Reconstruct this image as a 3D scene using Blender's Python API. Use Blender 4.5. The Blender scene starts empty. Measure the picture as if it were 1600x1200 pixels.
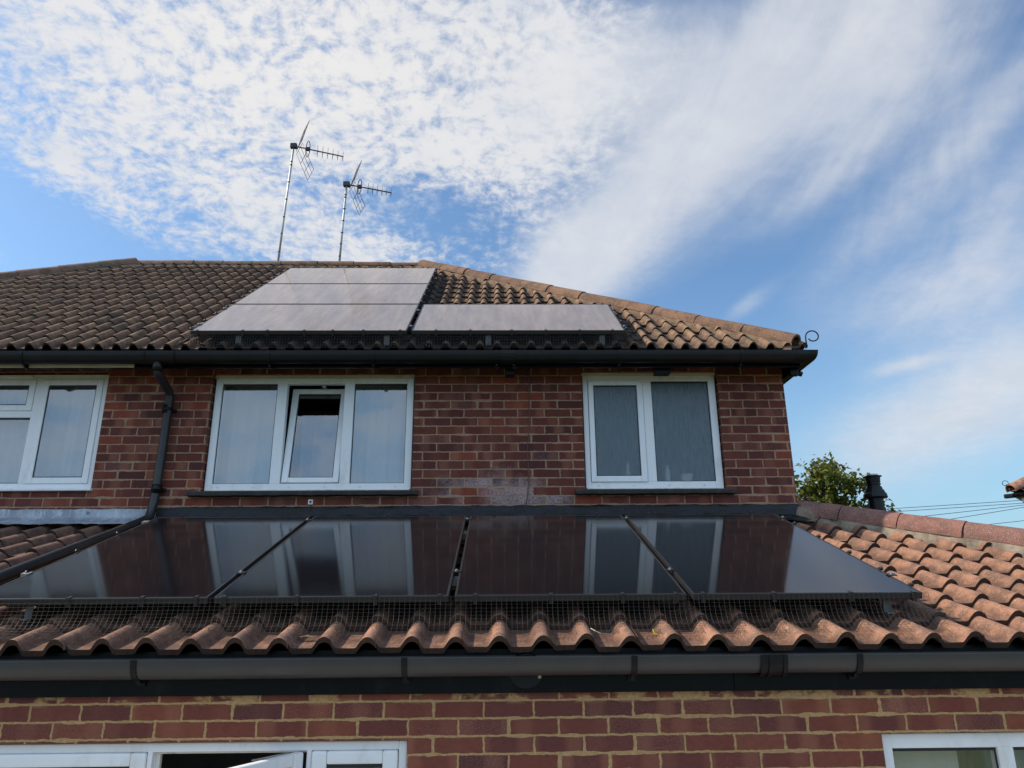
import bpy, bmesh, math, random
from mathutils import Vector, Matrix
random.seed(7)
R = math.radians
sc = bpy.context.scene
COL = sc.collection

# ------------------------------------------------------------------ node helpers
class S:
    """a shader socket with arithmetic"""
    def __init__(s, nt, k): s.nt = nt; s.k = k
    def _m(s, op, *o):
        n = s.nt.nodes.new('ShaderNodeMath'); n.operation = op
        for i, v in enumerate((s,) + o):
            if isinstance(v, S): s.nt.links.new(v.k, n.inputs[i])
            else: n.inputs[i].default_value = v
        return S(s.nt, n.outputs[0])
    def __add__(s, o): return s._m('ADD', o)
    def __radd__(s, o): return s._m('ADD', o)
    def __sub__(s, o): return s._m('SUBTRACT', o)
    def __rsub__(s, o): return (s * -1.0) + o
    def __mul__(s, o): return s._m('MULTIPLY', o)
    def __rmul__(s, o): return s._m('MULTIPLY', o)
    def __truediv__(s, o): return s._m('DIVIDE', o)
    def floor(s): return s._m('FLOOR')
    def fract(s): return s._m('FRACT')
    def abs(s): return s._m('ABSOLUTE')
    def mod(s, o): return s._m('FLOORED_MODULO', o)
    def pw(s, o): return s._m('POWER', o)
    def sin(s): return s._m('SINE')
    def asin(s): return s._m('ARCSINE')
    def exp(s): return s._m('EXPONENT')
    def atan2(s, o): return s._m('ARCTAN2', o)
    def max(s, o): return s._m('MAXIMUM', o)
    def min(s, o): return s._m('MINIMUM', o)
    def step(s, a, b, lo=0.0, hi=1.0):
        n = s.nt.nodes.new('ShaderNodeMapRange'); n.interpolation_type = 'SMOOTHSTEP'
        s.nt.links.new(s.k, n.inputs[0])
        for i, v in zip((1, 2, 3, 4), (a, b, lo, hi)): n.inputs[i].default_value = v
        return S(s.nt, n.outputs[0])

class Mat:
    def __init__(s, name):
        s.m = bpy.data.materials.new(name); s.m.use_nodes = True
        s.nt = s.m.node_tree; s.nt.nodes.clear()
        s.out = s.nt.nodes.new('ShaderNodeOutputMaterial')
        s.b = None
    def new(s, t): return s.nt.nodes.new(t)
    def link(s, a, b): s.nt.links.new(a.k if isinstance(a, S) else a, b)
    def bsdf(s, base=(.5, .5, .5), rough=.6, metal=0., spec=.5, **kw):
        b = s.b = s.new('ShaderNodeBsdfPrincipled'); s.link(b.outputs[0], s.out.inputs[0])
        s.set('Base Color', base); s.set('Roughness', rough); s.set('Metallic', metal)
        s.set('Specular IOR Level', spec)
        for k, v in kw.items(): s.set(k.replace('_', ' '), v)
        return b
    def set(s, k, v):
        i = s.b.inputs[k]
        if isinstance(v, S): s.link(v, i)
        elif isinstance(v, (tuple, list)): i.default_value = (*v, 1.) if len(v) == 3 else v
        else: i.default_value = v
    def obj(s): return s.new('ShaderNodeTexCoord').outputs['Object']
    def uv(s): return s.new('ShaderNodeTexCoord').outputs['UV']
    def sep(s, v):
        n = s.new('ShaderNodeSeparateXYZ'); s.link(v, n.inputs[0]); return [S(s.nt, o) for o in n.outputs]
    def comb(s, x, y, z=0.):
        n = s.new('ShaderNodeCombineXYZ')
        for i, v in enumerate((x, y, z)):
            if isinstance(v, S): s.link(v, n.inputs[i])
            else: n.inputs[i].default_value = v
        return S(s.nt, n.outputs[0])
    def scale(s, v, sx, sy, sz):
        n = s.new('ShaderNodeVectorMath'); n.operation = 'MULTIPLY'; s.link(v, n.inputs[0])
        n.inputs[1].default_value = (sx, sy, sz); return S(s.nt, n.outputs[0])
    def noise(s, vec, sc_, det=3., rough=.55, dist=0., col=False):
        n = s.new('ShaderNodeTexNoise'); n.inputs['Scale'].default_value = sc_; n.inputs['Detail'].default_value = det
        n.inputs['Roughness'].default_value = rough; n.inputs['Distortion'].default_value = dist
        if vec is not None: s.link(vec, n.inputs['Vector'])
        return S(s.nt, n.outputs['Color' if col else 0])
    def white(s, vec):
        n = s.new('ShaderNodeTexWhiteNoise'); n.noise_dimensions = '3D'; s.link(vec, n.inputs['Vector'])
        return S(s.nt, n.outputs[0])
    def ramp(s, f, stops, interp='LINEAR'):
        n = s.new('ShaderNodeValToRGB'); n.color_ramp.interpolation = interp; e = n.color_ramp.elements
        while len(e) < len(stops): e.new(.5)
        for q, (p, c) in zip(e, stops): q.position = p; q.color = (*c, 1.)
        s.link(f, n.inputs[0]); return S(s.nt, n.outputs[0])
    def mix(s, f, a, b, mode='MIX'):
        n = s.new('ShaderNodeMix'); n.data_type = 'RGBA'; n.blend_type = mode
        for i, v in ((0, f), (6, a), (7, b)):
            if isinstance(v, S): s.link(v, n.inputs[i])
            elif isinstance(v, (tuple, list)): n.inputs[i].default_value = (*v, 1.)
            else: n.inputs[i].default_value = v
        return S(s.nt, n.outputs[2])
    def attr(s, name):
        n = s.new('ShaderNodeAttribute'); n.attribute_name = name; return S(s.nt, n.outputs['Fac'])
    def bump(s, h, strength=.5, dist=.01):
        n = s.new('ShaderNodeBump'); n.inputs['Strength'].default_value = strength; n.inputs['Distance'].default_value = dist
        s.link(h, n.inputs['Height']); s.link(n.outputs[0], s.b.inputs['Normal'])

def brick_mat(name, uref, vref, ramp, mortar, stain=None, c=.073034, w=.225, blobs=False, mort_top=None):
    m = Mat(name); m.bsdf(rough=.85, spec=.25)
    uv = m.uv(); u, v, _ = m.sep(uv)
    n1 = m.noise(uv, 38., 3.); n2 = m.noise(m.scale(uv, 1., 1., 1.), 23., 2.)
    n5 = m.noise(uv, 4., 2.)
    du = (n1 - .5) * .015 + (m.noise(uv, 90., 3., .7) - .5) * .006; dv = (n2 - .5) * .011 + (m.noise(uv, 110., 3., .7) - .5) * .006
    row = ((v - vref) / c).floor()
    U = (u + du - uref + row.mod(2.) * (w * .5) + (m.white(m.comb(row, 3.3)) - .5) * .012) / w
    V = (v + dv - vref) / c
    bid = U.floor()
    idv = m.comb(bid, row, .37); r1 = m.white(idv); r2 = m.white(m.comb(bid, row, 5.1)); r3 = m.white(m.comb(row, bid, 9.7))
    fu = U.fract(); fv = V.fract()
    eu = ((fu - .5).abs() * -1. + .5) * w; ev = ((fv - .5).abs() * -1. + .5) * c
    # some joints are smeared wider
    wide = n5.step(.50, .66) * .006 * (r3 * .8 + .4)
    mm = eu.min(ev)
    brick = (mm - wide).step(.0036, .0068)
    col = m.ramp(r1, ramp)
    big = m.noise(m.scale(uv, 1., 1.6, 1.), 30., 4., .65)
    col = m.mix(big.step(.3, .75) * .6, col, m.mix(.5, col, (.055, .022, .022)))
    # drag-face tint across each brick
    col = m.mix(((u * 31. + r2 * 40.).sin() * .5 + .5).step(.4, 1.) * r3 * .45, col, (.33, .13, .075))
    fine = m.noise(uv, 420., 2., .7)
    spk = (m.noise(uv, 190., 3., .75) + (r2 - .5) * .16).step(.60, .72)
    col = m.mix(spk * (r3 * .35 + .08), col, (.52, .42, .38))
    mcol = m.mix(m.noise(uv, 60., 4.).step(.3, .7), mortar, tuple(x * .72 for x in mortar))
    if mort_top:      # crumbly pale patches where the fascia meets the brickwork
        z0, z1 = mort_top
        pt = v.step(z0, z1) * m.noise(m.scale(uv, 1., 1.5, 1.), 6.5, 3.).step(.50, .60)
        brick = brick * (pt * -1. + 1.)
    c2 = m.mix(brick, mcol, col)
    if stain:         # lime bloom with a shape of its own
        su, sv, ru, rv, k = stain
        g = ((((u - su) / ru).pw(2.) + ((v - sv) / rv).pw(2.)) * -1.).exp()
        msk = (g + (m.noise(uv, 14., 5., .7) - .5) * .7 + (r2 - .5) * .75).step(.35, .95) * m.noise(uv, 60., 5., .75).step(.30, .62) * (brick * .7 + .3)
        c2 = m.mix(msk * k, c2, (.50, .45, .46))
    gen = m.noise(uv, 1.1, 3.)
    c2 = m.mix(gen.step(.35, .7) * .28, c2, m.mix(.5, c2, (.04, .03, .03)))
    m.set('Base Color', c2)
    m.bump(brick * .8 + big * .25 + fine * .18, .8, .007)
    return m.m

def tile_mat(name, base, dark, warm, speck, moss=None, rough=.9):
    m = Mat(name); m.bsdf(rough=rough, spec=.2)
    o = m.obj(); r = m.attr('rnd')
    n = m.noise(o, 9., 4., .65); n2 = m.noise(o, 55., 4., .7); n3 = m.noise(o, 260., 2., .7)
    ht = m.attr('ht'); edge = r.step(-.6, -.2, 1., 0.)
    col = m.mix(r.max(0.), base, warm)
    col = m.mix(n.step(.40, .64) * .85, col, dark)
    col = m.mix(n2.step(.45, .75) * .5, col, dark)
    col = m.mix(m.noise(o, 210., 2., .7).step(.58, .70) * .75, col, speck)
    col = m.mix(m.noise(o, 75., 4., .75).step(.64, .71) * .8, col, (.58, .53, .47))
    if moss: col = m.mix(m.noise(o, 3.1, 4., .7).step(.52, .68) * .8, col, moss)
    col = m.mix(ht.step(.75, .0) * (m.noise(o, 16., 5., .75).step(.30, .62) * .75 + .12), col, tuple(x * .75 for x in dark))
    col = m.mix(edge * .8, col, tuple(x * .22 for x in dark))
    m.set('Base Color', col)
    m.bump(n2 * .5 + n3 * .6, .55, .006)
    return m.m

def plain(name, base, rough=.5, metal=0., spec=.5, var=.25, nscale=6., bump=0., dirt=None, **kw):
    m = Mat(name); m.bsdf(rough=rough, metal=metal, spec=spec, **kw)
    o = m.obj(); n = m.noise(o, nscale, 5., .65)
    col = m.mix(n.step(.3, .75), base, tuple(x * (1 - var) for x in base))
    if dirt:
        dc, amt, dsc = dirt
        col = m.mix(m.noise(m.scale(o, 1., 1., .45), dsc, 5., .7).step(.5, .75) * amt, col, dc)
    m.set('Base Color', col)
    m.set('Roughness', n * .25 + (rough - .1))
    if bump: m.bump(m.noise(o, nscale * 8, 4., .6), bump, .004)
    return m.m

M = {}
ramp_u = [(0., (.075, .022, .020)), (.25, (.125, .030, .022)), (.5, (.150, .037, .025)), (.68, (.105, .027, .021)), (.88, (.175, .046, .027)), (1., (.25, .052, .028))]
ramp_l = [(0., (.110, .036, .032)), (.25, (.165, .047, .035)), (.5, (.200, .055, .035)), (.75, (.150, .044, .035)), (1., (.25, .074, .040))]
M['brick'] = brick_mat('weathered_red_brick', -3.8907, .8236, ramp_u, (.38, .235, .150), stain=(0.07, .85, .46, .26, .60))
M['brick_low'] = brick_mat('extension_red_brick', -2.2112, -.5314, ramp_l, (.50, .305, .140), mort_top=(-.405, -.375))
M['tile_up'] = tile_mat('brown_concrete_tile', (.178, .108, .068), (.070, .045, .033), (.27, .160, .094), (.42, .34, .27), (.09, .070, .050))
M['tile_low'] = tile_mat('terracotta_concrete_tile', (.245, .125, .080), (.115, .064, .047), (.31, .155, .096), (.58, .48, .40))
M['tile_nb'] = tile_mat('shaded_red_brown_tile', (.165, .090, .068), (.085, .052, .043), (.21, .115, .08), (.40, .34, .29))  # tone lowered to put the shade on this roof into its colour
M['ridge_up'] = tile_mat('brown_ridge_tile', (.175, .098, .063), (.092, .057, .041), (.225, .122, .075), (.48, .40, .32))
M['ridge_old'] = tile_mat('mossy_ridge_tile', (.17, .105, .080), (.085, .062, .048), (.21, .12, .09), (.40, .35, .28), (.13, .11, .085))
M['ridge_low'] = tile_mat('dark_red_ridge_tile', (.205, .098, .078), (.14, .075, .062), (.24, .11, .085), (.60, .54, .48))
M['mortar'] = plain('grey_mortar', (.29, .235, .18), .95, var=.6, nscale=10., bump=1., spec=.1, dirt=((.12, .09, .07), .85, 9.))
M['mortar_pale'] = plain('pale_hip_mortar', (.25, .195, .145), .95, var=.5, nscale=12., bump=1., spec=.1, dirt=((.14, .11, .09), .8, 14.))
M['mortar_br'] = plain('brown_mortar', (.21, .145, .098), .95, var=.5, nscale=14., bump=1., spec=.1)
M['felt'] = plain('black_felt', (.012, .012, .012), .9, spec=.1)
M['black'] = plain('black_pvc', (.006, .006, .0075), .36, var=.3, nscale=5., spec=.28, dirt=((.04, .036, .033), .15, 7.))
M['grey_black'] = plain('weathered_black_pvc', (.048, .045, .046), .34, var=.25, nscale=3., spec=.5, dirt=((.08, .072, .066), .25, 5.))
M['pipe'] = plain('faded_black_pipe', (.022, .021, .022), .38, var=.3, nscale=4., spec=.45, dirt=((.07, .062, .055), .25, 6.))
M['fascia'] = plain('black_gloss_paint', (.004, .004, .005), .30, var=.3, nscale=7., spec=.16, bump=.12, dirt=((.05, .047, .043), .15, 11.))
M['cream'] = plain('cream_paint', (.62, .56, .46), .5, var=.2, dirt=((.3, .25, .2), .4, 8.))
M['pvc'] = plain('white_upvc', (.78, .79, .80), .32, var=.05, nscale=2., dirt=((.42, .37, .29), .35, 6.))
M['pvc_dirty'] = plain('grimy_white_upvc', (.70, .68, .63), .5, var=.15, nscale=4., dirt=((.25, .19, .13), .75, 9.))
M['gasket'] = plain('black_gasket', (.012, .012, .013), .5)
M['sill'] = plain('black_painted_sill', (.022, .022, .022), .5, var=.5, nscale=9., bump=.5, dirt=((.10, .095, .07), .5, 12.))
M['alu'] = plain('aluminium', (.55, .55, .56), .38, metal=.9, var=.15)
M['steel'] = plain('galvanised_steel', (.46, .46, .45), .5, metal=.6, var=.3, nscale=12.)
M['dark_metal'] = plain('dark_aerial_metal', (.045, .043, .045), .5, metal=.4)
M['frame'] = plain('black_anodised_frame', (.016, .016, .017), .42, spec=.6, var=.2)
M['hook'] = plain('dull_zinc', (.16, .155, .15), .6, metal=.5, var=.35, nscale=14.)
M['wire'] = plain('dull_wire', (.042, .040, .040), .5, metal=.3, var=.3)
M['wire_dark'] = plain('black_wire', (.018, .018, .018), .6, var=.3)
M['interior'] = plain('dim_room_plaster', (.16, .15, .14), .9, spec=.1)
M['cable'] = plain('brown_cable', (.13, .07, .055), .6)
M['iron'] = plain('black_iron', (.02, .022, .03), .5, metal=.3)
M['white_plastic'] = plain('white_plastic', (.75, .75, .73), .4, var=.08)
M['yellow'] = plain('yellow_plastic', (.75, .55, .02), .45, var=.1)
M['twig'] = plain('bleached_twig', (.52, .46, .38), .85)
M['dry_leaf'] = plain('dry_leaf', (.25, .15, .08), .8)
M['bark'] = plain('bark', (.12, .085, .06), .9, bump=.8, nscale=12.)
M['white_paint'] = plain('white_painted_board', (.72, .72, .72), .5, var=.12, dirt=((.35, .33, .3), .4, 8.))
M['cream_wall'] = plain('cream_plaster', (.74, .72, .64), .85, spec=.1, var=.06)

def lead():
    m = Mat('weathered_lead'); m.bsdf(rough=.5, metal=.25, spec=.4); o = m.obj()
    n = m.noise(m.scale(o, 1., 1., .35), 7., 5., .7); n2 = m.noise(m.scale(o, 1., 1., .3), 26., 4., .7)
    c = m.mix(n.step(.35, .68), (.19, .22, .26), (.34, .38, .43)); c = m.mix(n2.step(.52, .7) * .8, c, (.50, .53, .57))
    c = m.mix(m.noise(o, 13., 3.).step(.64, .7) * .7, c, (.06, .06, .07))
    m.set('Base Color', c); m.bump(n * .7 + n2 * .4, .6, .012); return m.m
M['lead'] = lead()
def bitumen():
    m = Mat('flaking_black_flashing_paint'); m.bsdf(rough=.4, spec=.25); o = m.obj()
    n = m.noise(m.scale(o, 1., 1., 2.6), 6.5, 5., .65); n2 = m.noise(o, 30., 4., .7)
    c = m.mix(n.step(.49, .54), (.017, .018, .022), (.003, .0032, .004))
    c = m.mix(n2.step(.66, .72) * .5, c, (.13, .13, .13))
    m.set('Base Color', c); m.set('Roughness', n.step(.48, .58, .55, .22)); m.bump(n * .8 + n2 * .3, .6, .01); return m.m
M['bitumen'] = bitumen()

def panel_glass(name, dust, rough, ior, dustcol=(.30, .29, .28), streak=1., aniso=0.):
    m = Mat(name); m.bsdf(base=(.006, .006, .008), rough=rough, IOR=ior); o = m.obj()
    st = m.noise(m.scale(o, 5., .8, 1.), 2.2, 5., .7); sp = m.noise(o, 34., 4., .75); hz = m.noise(m.scale(o, 2.2, 15., 1.), 1.6, 5., .7)
    d = (st.step(.25, .8) * streak + (1. - streak * .5)) * dust + sp.step(.70, .80) * .012 + hz.step(.66, .76) * .05
    x, y, z = m.sep(o)
    d = d + (y * -1.).step(-.05, 0.) * .035
    m.set('Base Color', m.mix(d, (.006, .006, .008), dustcol))
    m.set('Roughness', hz.step(.55, .8) * .08 + sp.step(.6, .8) * .03 + rough)
    if aniso:
        m.set('Anisotropic', aniso); m.set('Anisotropic Rotation', .25)
        tn = m.new('ShaderNodeTangent'); tn.direction_type = 'UV_MAP'; tn.uv_map = 'UVMap'; m.link(tn.outputs[0], m.b.inputs['Tangent'])
    return m.m
M['pv_low'] = panel_glass('black_solar_glass', .001, .066, 1.39, aniso=.9)
M['pv_up'] = panel_glass('dusty_solar_glass', .62, .11, 1.5, (.43, .345, .28), .45)

def window_glass():
    m = Mat('window_glass')
    t = m.new('ShaderNodeBsdfTransparent'); t.inputs[0].default_value = (.95, .96, .955, 1.)
    g = m.new('ShaderNodeBsdfGlossy'); g.inputs['Roughness'].default_value = .005
    f = m.new('ShaderNodeFresnel'); f.inputs[0].default_value = 3.0
    gn = m.new('ShaderNodeNewGeometry'); fac = S(m.nt, f.outputs[0]) * (1. - S(m.nt, gn.outputs['Backfacing']))
    mx = m.new('ShaderNodeMixShader'); m.link(fac, mx.inputs[0]); m.link(t.outputs[0], mx.inputs[1]); m.link(g.outputs[0], mx.inputs[2])
    n = m.noise(m.obj(), 1.7, 1.); b = m.new('ShaderNodeBump'); b.inputs['Strength'].default_value = .04; b.inputs['Distance'].default_value = .02
    m.link(n, b.inputs['Height']); m.link(b.outputs[0], g.inputs['Normal'])
    m.link(mx.outputs[0], m.out.inputs[0]); return m.m
M['glass'] = window_glass()
def frosted_glass():
    m = Mat('rippled_obscure_glass')
    p = m.b = m.new('ShaderNodeBsdfPrincipled')
    o = m.obj(); n = m.noise(m.scale(o, 1., 1., .12), 75., 3., .6, .4); n2 = m.noise(m.scale(o, 1., 1., .35), 26., 3.)
    m.set('Base Color', m.mix(n.step(.3, .7), (.15, .205, .24), (.21, .27, .31))); m.set('Roughness', .28); m.set('IOR', 1.6)
    m.bump(n * .8 + n2 * .5, .55, .006)
    t = m.new('ShaderNodeBsdfTransparent'); t.inputs[0].default_value = (.93, .96, .97, 1.)
    gn = m.new('ShaderNodeNewGeometry'); mx = m.new('ShaderNodeMixShader'); m.link((1. - S(m.nt, gn.outputs['Backfacing'])) * .56, mx.inputs[0])
    m.link(t.outputs[0], mx.inputs[1]); m.link(p.outputs[0], mx.inputs[2]); m.link(mx.outputs[0], m.out.inputs[0]); return m.m
M['frosted'] = frosted_glass()
def cloth(name, colr, trl=.5):
    m = Mat(name); d = m.new('ShaderNodeBsdfDiffuse'); t = m.new('ShaderNodeBsdfTranslucent')
    n = m.noise(m.scale(m.obj(), 60., 60., 3.), 3., 3.); c = m.mix(n, colr, tuple(x * .82 for x in colr))
    m.link(c, d.inputs[0]); m.link(c, t.inputs[0]); mx = m.new('ShaderNodeMixShader'); mx.inputs[0].default_value = trl
    m.link(d.outputs[0], mx.inputs[1]); m.link(t.outputs[0], mx.inputs[2]); m.link(mx.outputs[0], m.out.inputs[0]); return m.m
M['net'] = cloth('white_net_curtain', (.50, .54, .58), .3)
M['blue_cloth'] = cloth('blue_grey_curtain', (.42, .50, .66), .3)
M['cream_cloth'] = cloth('cream_panel_cloth', (.82, .79, .72), .25)
M['beige_cloth'] = cloth('beige_curtain', (.42, .38, .32), .3)
def leaf_mat():
    m = Mat('tree_leaf'); m.bsdf(rough=.5, spec=.35); r = m.attr('rnd')
    c = m.ramp(r, [(0., (.050, .075, .016)), (.4, (.105, .130, .022)), (.75, (.18, .185, .03)), (1., (.27, .20, .045))])
    m.set('Base Color', c)
    t = m.new('ShaderNodeBsdfTranslucent'); m.link(c, t.inputs[0]); mx = m.new('ShaderNodeMixShader'); mx.inputs[0].default_value = .45
    m.link(m.b.outputs[0], mx.inputs[1]); m.link(t.outputs[0], mx.inputs[2]); m.link(mx.outputs[0], m.out.inputs[0]); return m.m
M['leaf'] = leaf_mat()
def lawn():
    m = Mat('lawn'); m.bsdf(rough=.95, spec=.1); o = m.obj()
    m.set('Base Color', m.mix(m.noise(o, 3., 5., .7).step(.3, .7), (.055, .085, .025), (.10, .12, .045))); return m.m
M['lawn'] = lawn()
def paving():
    m = Mat('pale_paving'); m.bsdf(rough=.9, spec=.2); o = m.obj()
    b = m.new('ShaderNodeTexBrick'); b.inputs['Scale'].default_value = 1.; b.inputs['Brick Width'].default_value = .9; b.inputs['Row Height'].default_value = .6
    b.inputs['Mortar Size'].default_value = .008; b.inputs['Color1'].default_value = (.40, .37, .33, 1); b.inputs['Color2'].default_value = (.34, .32, .29, 1)
    b.inputs['Mortar'].default_value = (.15, .14, .12, 1); m.link(o, b.inputs[0])
    m.set('Base Color', m.mix(m.noise(o, 2., 5.) * .4, S(m.nt, b.outputs[0]), (.22, .2, .18))); return m.m
M['paving'] = paving()

# ------------------------------------------------------------------ object helpers
ORIG = {}
def tag(o, label=None, cat=None, group=None, kind=None):
    for k, v in (('label', label), ('category', cat), ('group', group), ('kind', kind)):
        if v: o[k] = v
    return o
def empty(name, loc, label, cat, group=None):
    o = bpy.data.objects.new(name, None); o.empty_display_size = .2; COL.objects.link(o); o.location = loc
    ORIG[o.name] = Vector(loc); return tag(o, label, cat, group)
def children(o): return [c for c in bpy.data.objects if c.parent is o]
def copy_tree(o, parent=None):
    c = o.copy(); COL.objects.link(c); c.parent = parent
    for ch in children(o): copy_tree(ch, c)
    return c

class MB:
    """collects boxes, tubes, sweeps and sheets in world coordinates; build() links them as ONE mesh object"""
    def __init__(s): s.v = []; s.f = []; s.sm = []; s.r = []; s.cur = 0.; s.h = []; s.ch = 1.
    def vert(s, p): s.v.append(Vector(p)); s.r.append(s.cur); s.h.append(s.ch); return len(s.v) - 1
    def face(s, idx, smooth=False): s.f.append(list(idx)); s.sm.append(smooth)
    def box(s, a, b, bev=0.):
        x0, y0, z0 = (min(i, j) for i, j in zip(a, b)); x1, y1, z1 = (max(i, j) for i, j in zip(a, b))
        if not bev:
            k = [s.vert(p) for p in ((x0, y0, z0), (x1, y0, z0), (x1, y1, z0), (x0, y1, z0), (x0, y0, z1), (x1, y0, z1), (x1, y1, z1), (x0, y1, z1))]
            for q in ((3, 2, 1, 0), (4, 5, 6, 7), (0, 1, 5, 4), (1, 2, 6, 5), (2, 3, 7, 6), (3, 0, 4, 7)): s.face([k[i] for i in q])
            return s
        bm = bmesh.new(); bmesh.ops.create_cube(bm, size=1.)
        for v in bm.verts: v.co = Vector(((x0 + x1) / 2 + v.co.x * (x1 - x0), (y0 + y1) / 2 + v.co.y * (y1 - y0), (z0 + z1) / 2 + v.co.z * (z1 - z0)))
        bmesh.ops.bevel(bm, geom=bm.edges[:], offset=min(bev, .45 * min(x1 - x0, y1 - y0, z1 - z0)), segments=2, affect='EDGES', profile=.6)
        return s.add_bm(bm)
    def add_bm(s, bm):
        bm.verts.ensure_lookup_table(); base = len(s.v)
        for v in bm.verts: s.vert(v.co)
        for f in bm.faces: s.face([base + v.index for v in f.verts])
        bm.free(); return s
    def bar(s, p, q, w, h=None, up=(0, 0, 1)):
        h = h or w; p, q = Vector(p), Vector(q); t = (q - p).normalized(); a = t.cross(Vector(up))
        if a.length < 1e-4: a = t.cross(Vector((1, 0, 0)))
        a.normalize(); b = a.cross(t)
        k = [s.vert(c + a * (i * w / 2) + b * (j * h / 2)) for c in (p, q) for i, j in ((-1, -1), (1, -1), (1, 1), (-1, 1))]
        for f in ((0, 1, 2, 3), (7, 6, 5, 4), (0, 4, 5, 1), (1, 5, 6, 2), (2, 6, 7, 3), (3, 7, 4, 0)): s.face([k[i] for i in f])
        return s
    def tube(s, path, r, n=10, cap=True, smooth=True):
        path = [Vector(p) for p in path]; rs = r if isinstance(r, (list, tuple)) else [r] * len(path); rings = []
        ref = None
        for i, p in enumerate(path):
            t = (path[min(i + 1, len(path) - 1)] - path[max(i - 1, 0)]).normalized()
            if ref is None:
                ref = t.orthogonal().normalized()
            ref = (ref - t * ref.dot(t)).normalized(); b = t.cross(ref)
            rings.append([s.vert(p + (ref * math.cos(2 * math.pi * j / n) + b * math.sin(2 * math.pi * j / n)) * rs[i]) for j in range(n)])
        for A, B in zip(rings, rings[1:]):
            for j in range(n): s.face((A[j], A[(j + 1) % n], B[(j + 1) % n], B[j]), smooth)
        if cap: s.face(rings[0][::-1]); s.face(rings[-1])
        return s
    def lathe(s, prof, c, n=20, axis='Z'):
        rings = []
        for r, z in prof:
            ring = []
            for j in range(n):
                a = 2 * math.pi * j / n; x, y = r * math.cos(a), r * math.sin(a)
                ring.append(s.vert(Vector(c) + (Vector((x, y, z)) if axis == 'Z' else Vector((x, z, y)))))
            rings.append(ring)
        for A, B in zip(rings, rings[1:]):
            for j in range(n): s.face((A[j], A[(j + 1) % n], B[(j + 1) % n], B[j]), False)
        s.face(rings[0][::-1]); s.face(rings[-1]); return s
    def grid(s, P, smooth=True):
        k = [[s.vert(p) for p in row] for row in P]
        for a, b in zip(k, k[1:]):
            for i in range(len(a) - 1): s.face((a[i], a[i + 1], b[i + 1], b[i]), smooth)
        return s
    def quad(s, *p): s.face([s.vert(q) for q in p]); return s
    def cut(s, co, no):
        """throw away everything on the side the normal points to"""
        bm = bmesh.new(); lay = bm.verts.layers.float.new('rnd'); lah = bm.verts.layers.float.new('ht')
        vs = [bm.verts.new(v) for v in s.v]
        for v, r, h in zip(vs, s.r, s.h): v[lay] = r; v[lah] = h
        for f, m_ in zip(s.f, s.sm):
            try: bf = bm.faces.new([vs[i] for i in f]); bf.smooth = m_
            except ValueError: pass
        bmesh.ops.bisect_plane(bm, geom=bm.verts[:] + bm.edges[:] + bm.faces[:], plane_co=co, plane_no=no, clear_outer=True)
        for v in [v for v in bm.verts if not v.link_faces]: bm.verts.remove(v)
        bm.verts.index_update(); s.v = [v.co.copy() for v in bm.verts]; s.r = [v[lay] for v in bm.verts]; s.h = [v[lah] for v in bm.verts]
        s.f = [[v.index for v in f.verts] for f in bm.faces]; s.sm = [f.smooth for f in bm.faces]; bm.free(); return s
    def build(s, name, mat, parent=None, uv=False, bevel=0., fix=False):
        me = bpy.data.meshes.new(name)
        o = bpy.data.objects.new(name, me); COL.objects.link(o)
        org = ORIG.get(parent.name, Vector()) if parent else Vector()
        if parent is None:
            xs = [v.x for v in s.v]; ys = [v.y for v in s.v]; zs = [v.z for v in s.v]
            org = Vector(((min(xs) + max(xs)) / 2, (min(ys) + max(ys)) / 2, min(zs))); o.location = org
        else: o.parent = parent
        ORIG[o.name] = org
        me.from_pydata([v - org for v in s.v], [], s.f)
        me.polygons.foreach_set('use_smooth', s.sm)
        a = me.attributes.new('rnd', 'FLOAT', 'POINT'); a.data.foreach_set('value', s.r)
        a = me.attributes.new('ht', 'FLOAT', 'POINT'); a.data.foreach_set('value', s.h)
        if uv:
            l = me.uv_layers.new(name='UVMap')
            for p in me.polygons:
                n = p.normal
                for li in p.loop_indices:
                    w = s.v[me.loops[li].vertex_index]
                    l.data[li].uv = (w.x, w.z) if abs(n.y) >= max(abs(n.x), abs(n.z)) else ((w.y + 1.03, w.z) if abs(n.x) >= abs(n.z) else (w.x, w.y))
        me.materials.append(mat); me.update()
        if bevel:
            b = o.modifiers.new('edge', 'BEVEL'); b.width = bevel; b.segments = 2; b.limit_method = 'ANGLE'
        return o

def wall_front(mb, xs, zs, Y, holes, depth=.10, thick=.24, step=None):
    """front face in the plane Y with openings and their reveals"""
    X = sorted(set(list(xs) + [h[0] for h in holes] + [h[1] for h in holes])); Z = sorted(set(list(zs) + [h[2] for h in holes] + [h[3] for h in holes]))
    for x0, x1 in zip(X, X[1:]):
        for z0, z1 in zip(Z, Z[1:]):
            cx, cz = (x0 + x1) / 2, (z0 + z1) / 2
            if any(h[0] < cx < h[1] and h[2] < cz < h[3] for h in holes): continue
            mb.quad((x0, Y, z0), (x1, Y, z0), (x1, Y, z1), (x0, Y, z1))
    for a, b, c, d in holes:
        e = Y + depth
        mb.quad((a, Y, c), (a, Y, d), (a, e, d), (a, e, c)); mb.quad((b, Y, d), (b, Y, c), (b, e, c), (b, e, d))
        mb.quad((a, Y, c), (a, e, c), (b, e, c), (b, Y, c)); mb.quad((a, e, d), (a, Y, d), (b, Y, d), (b, e, d))
    return mb

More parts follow.
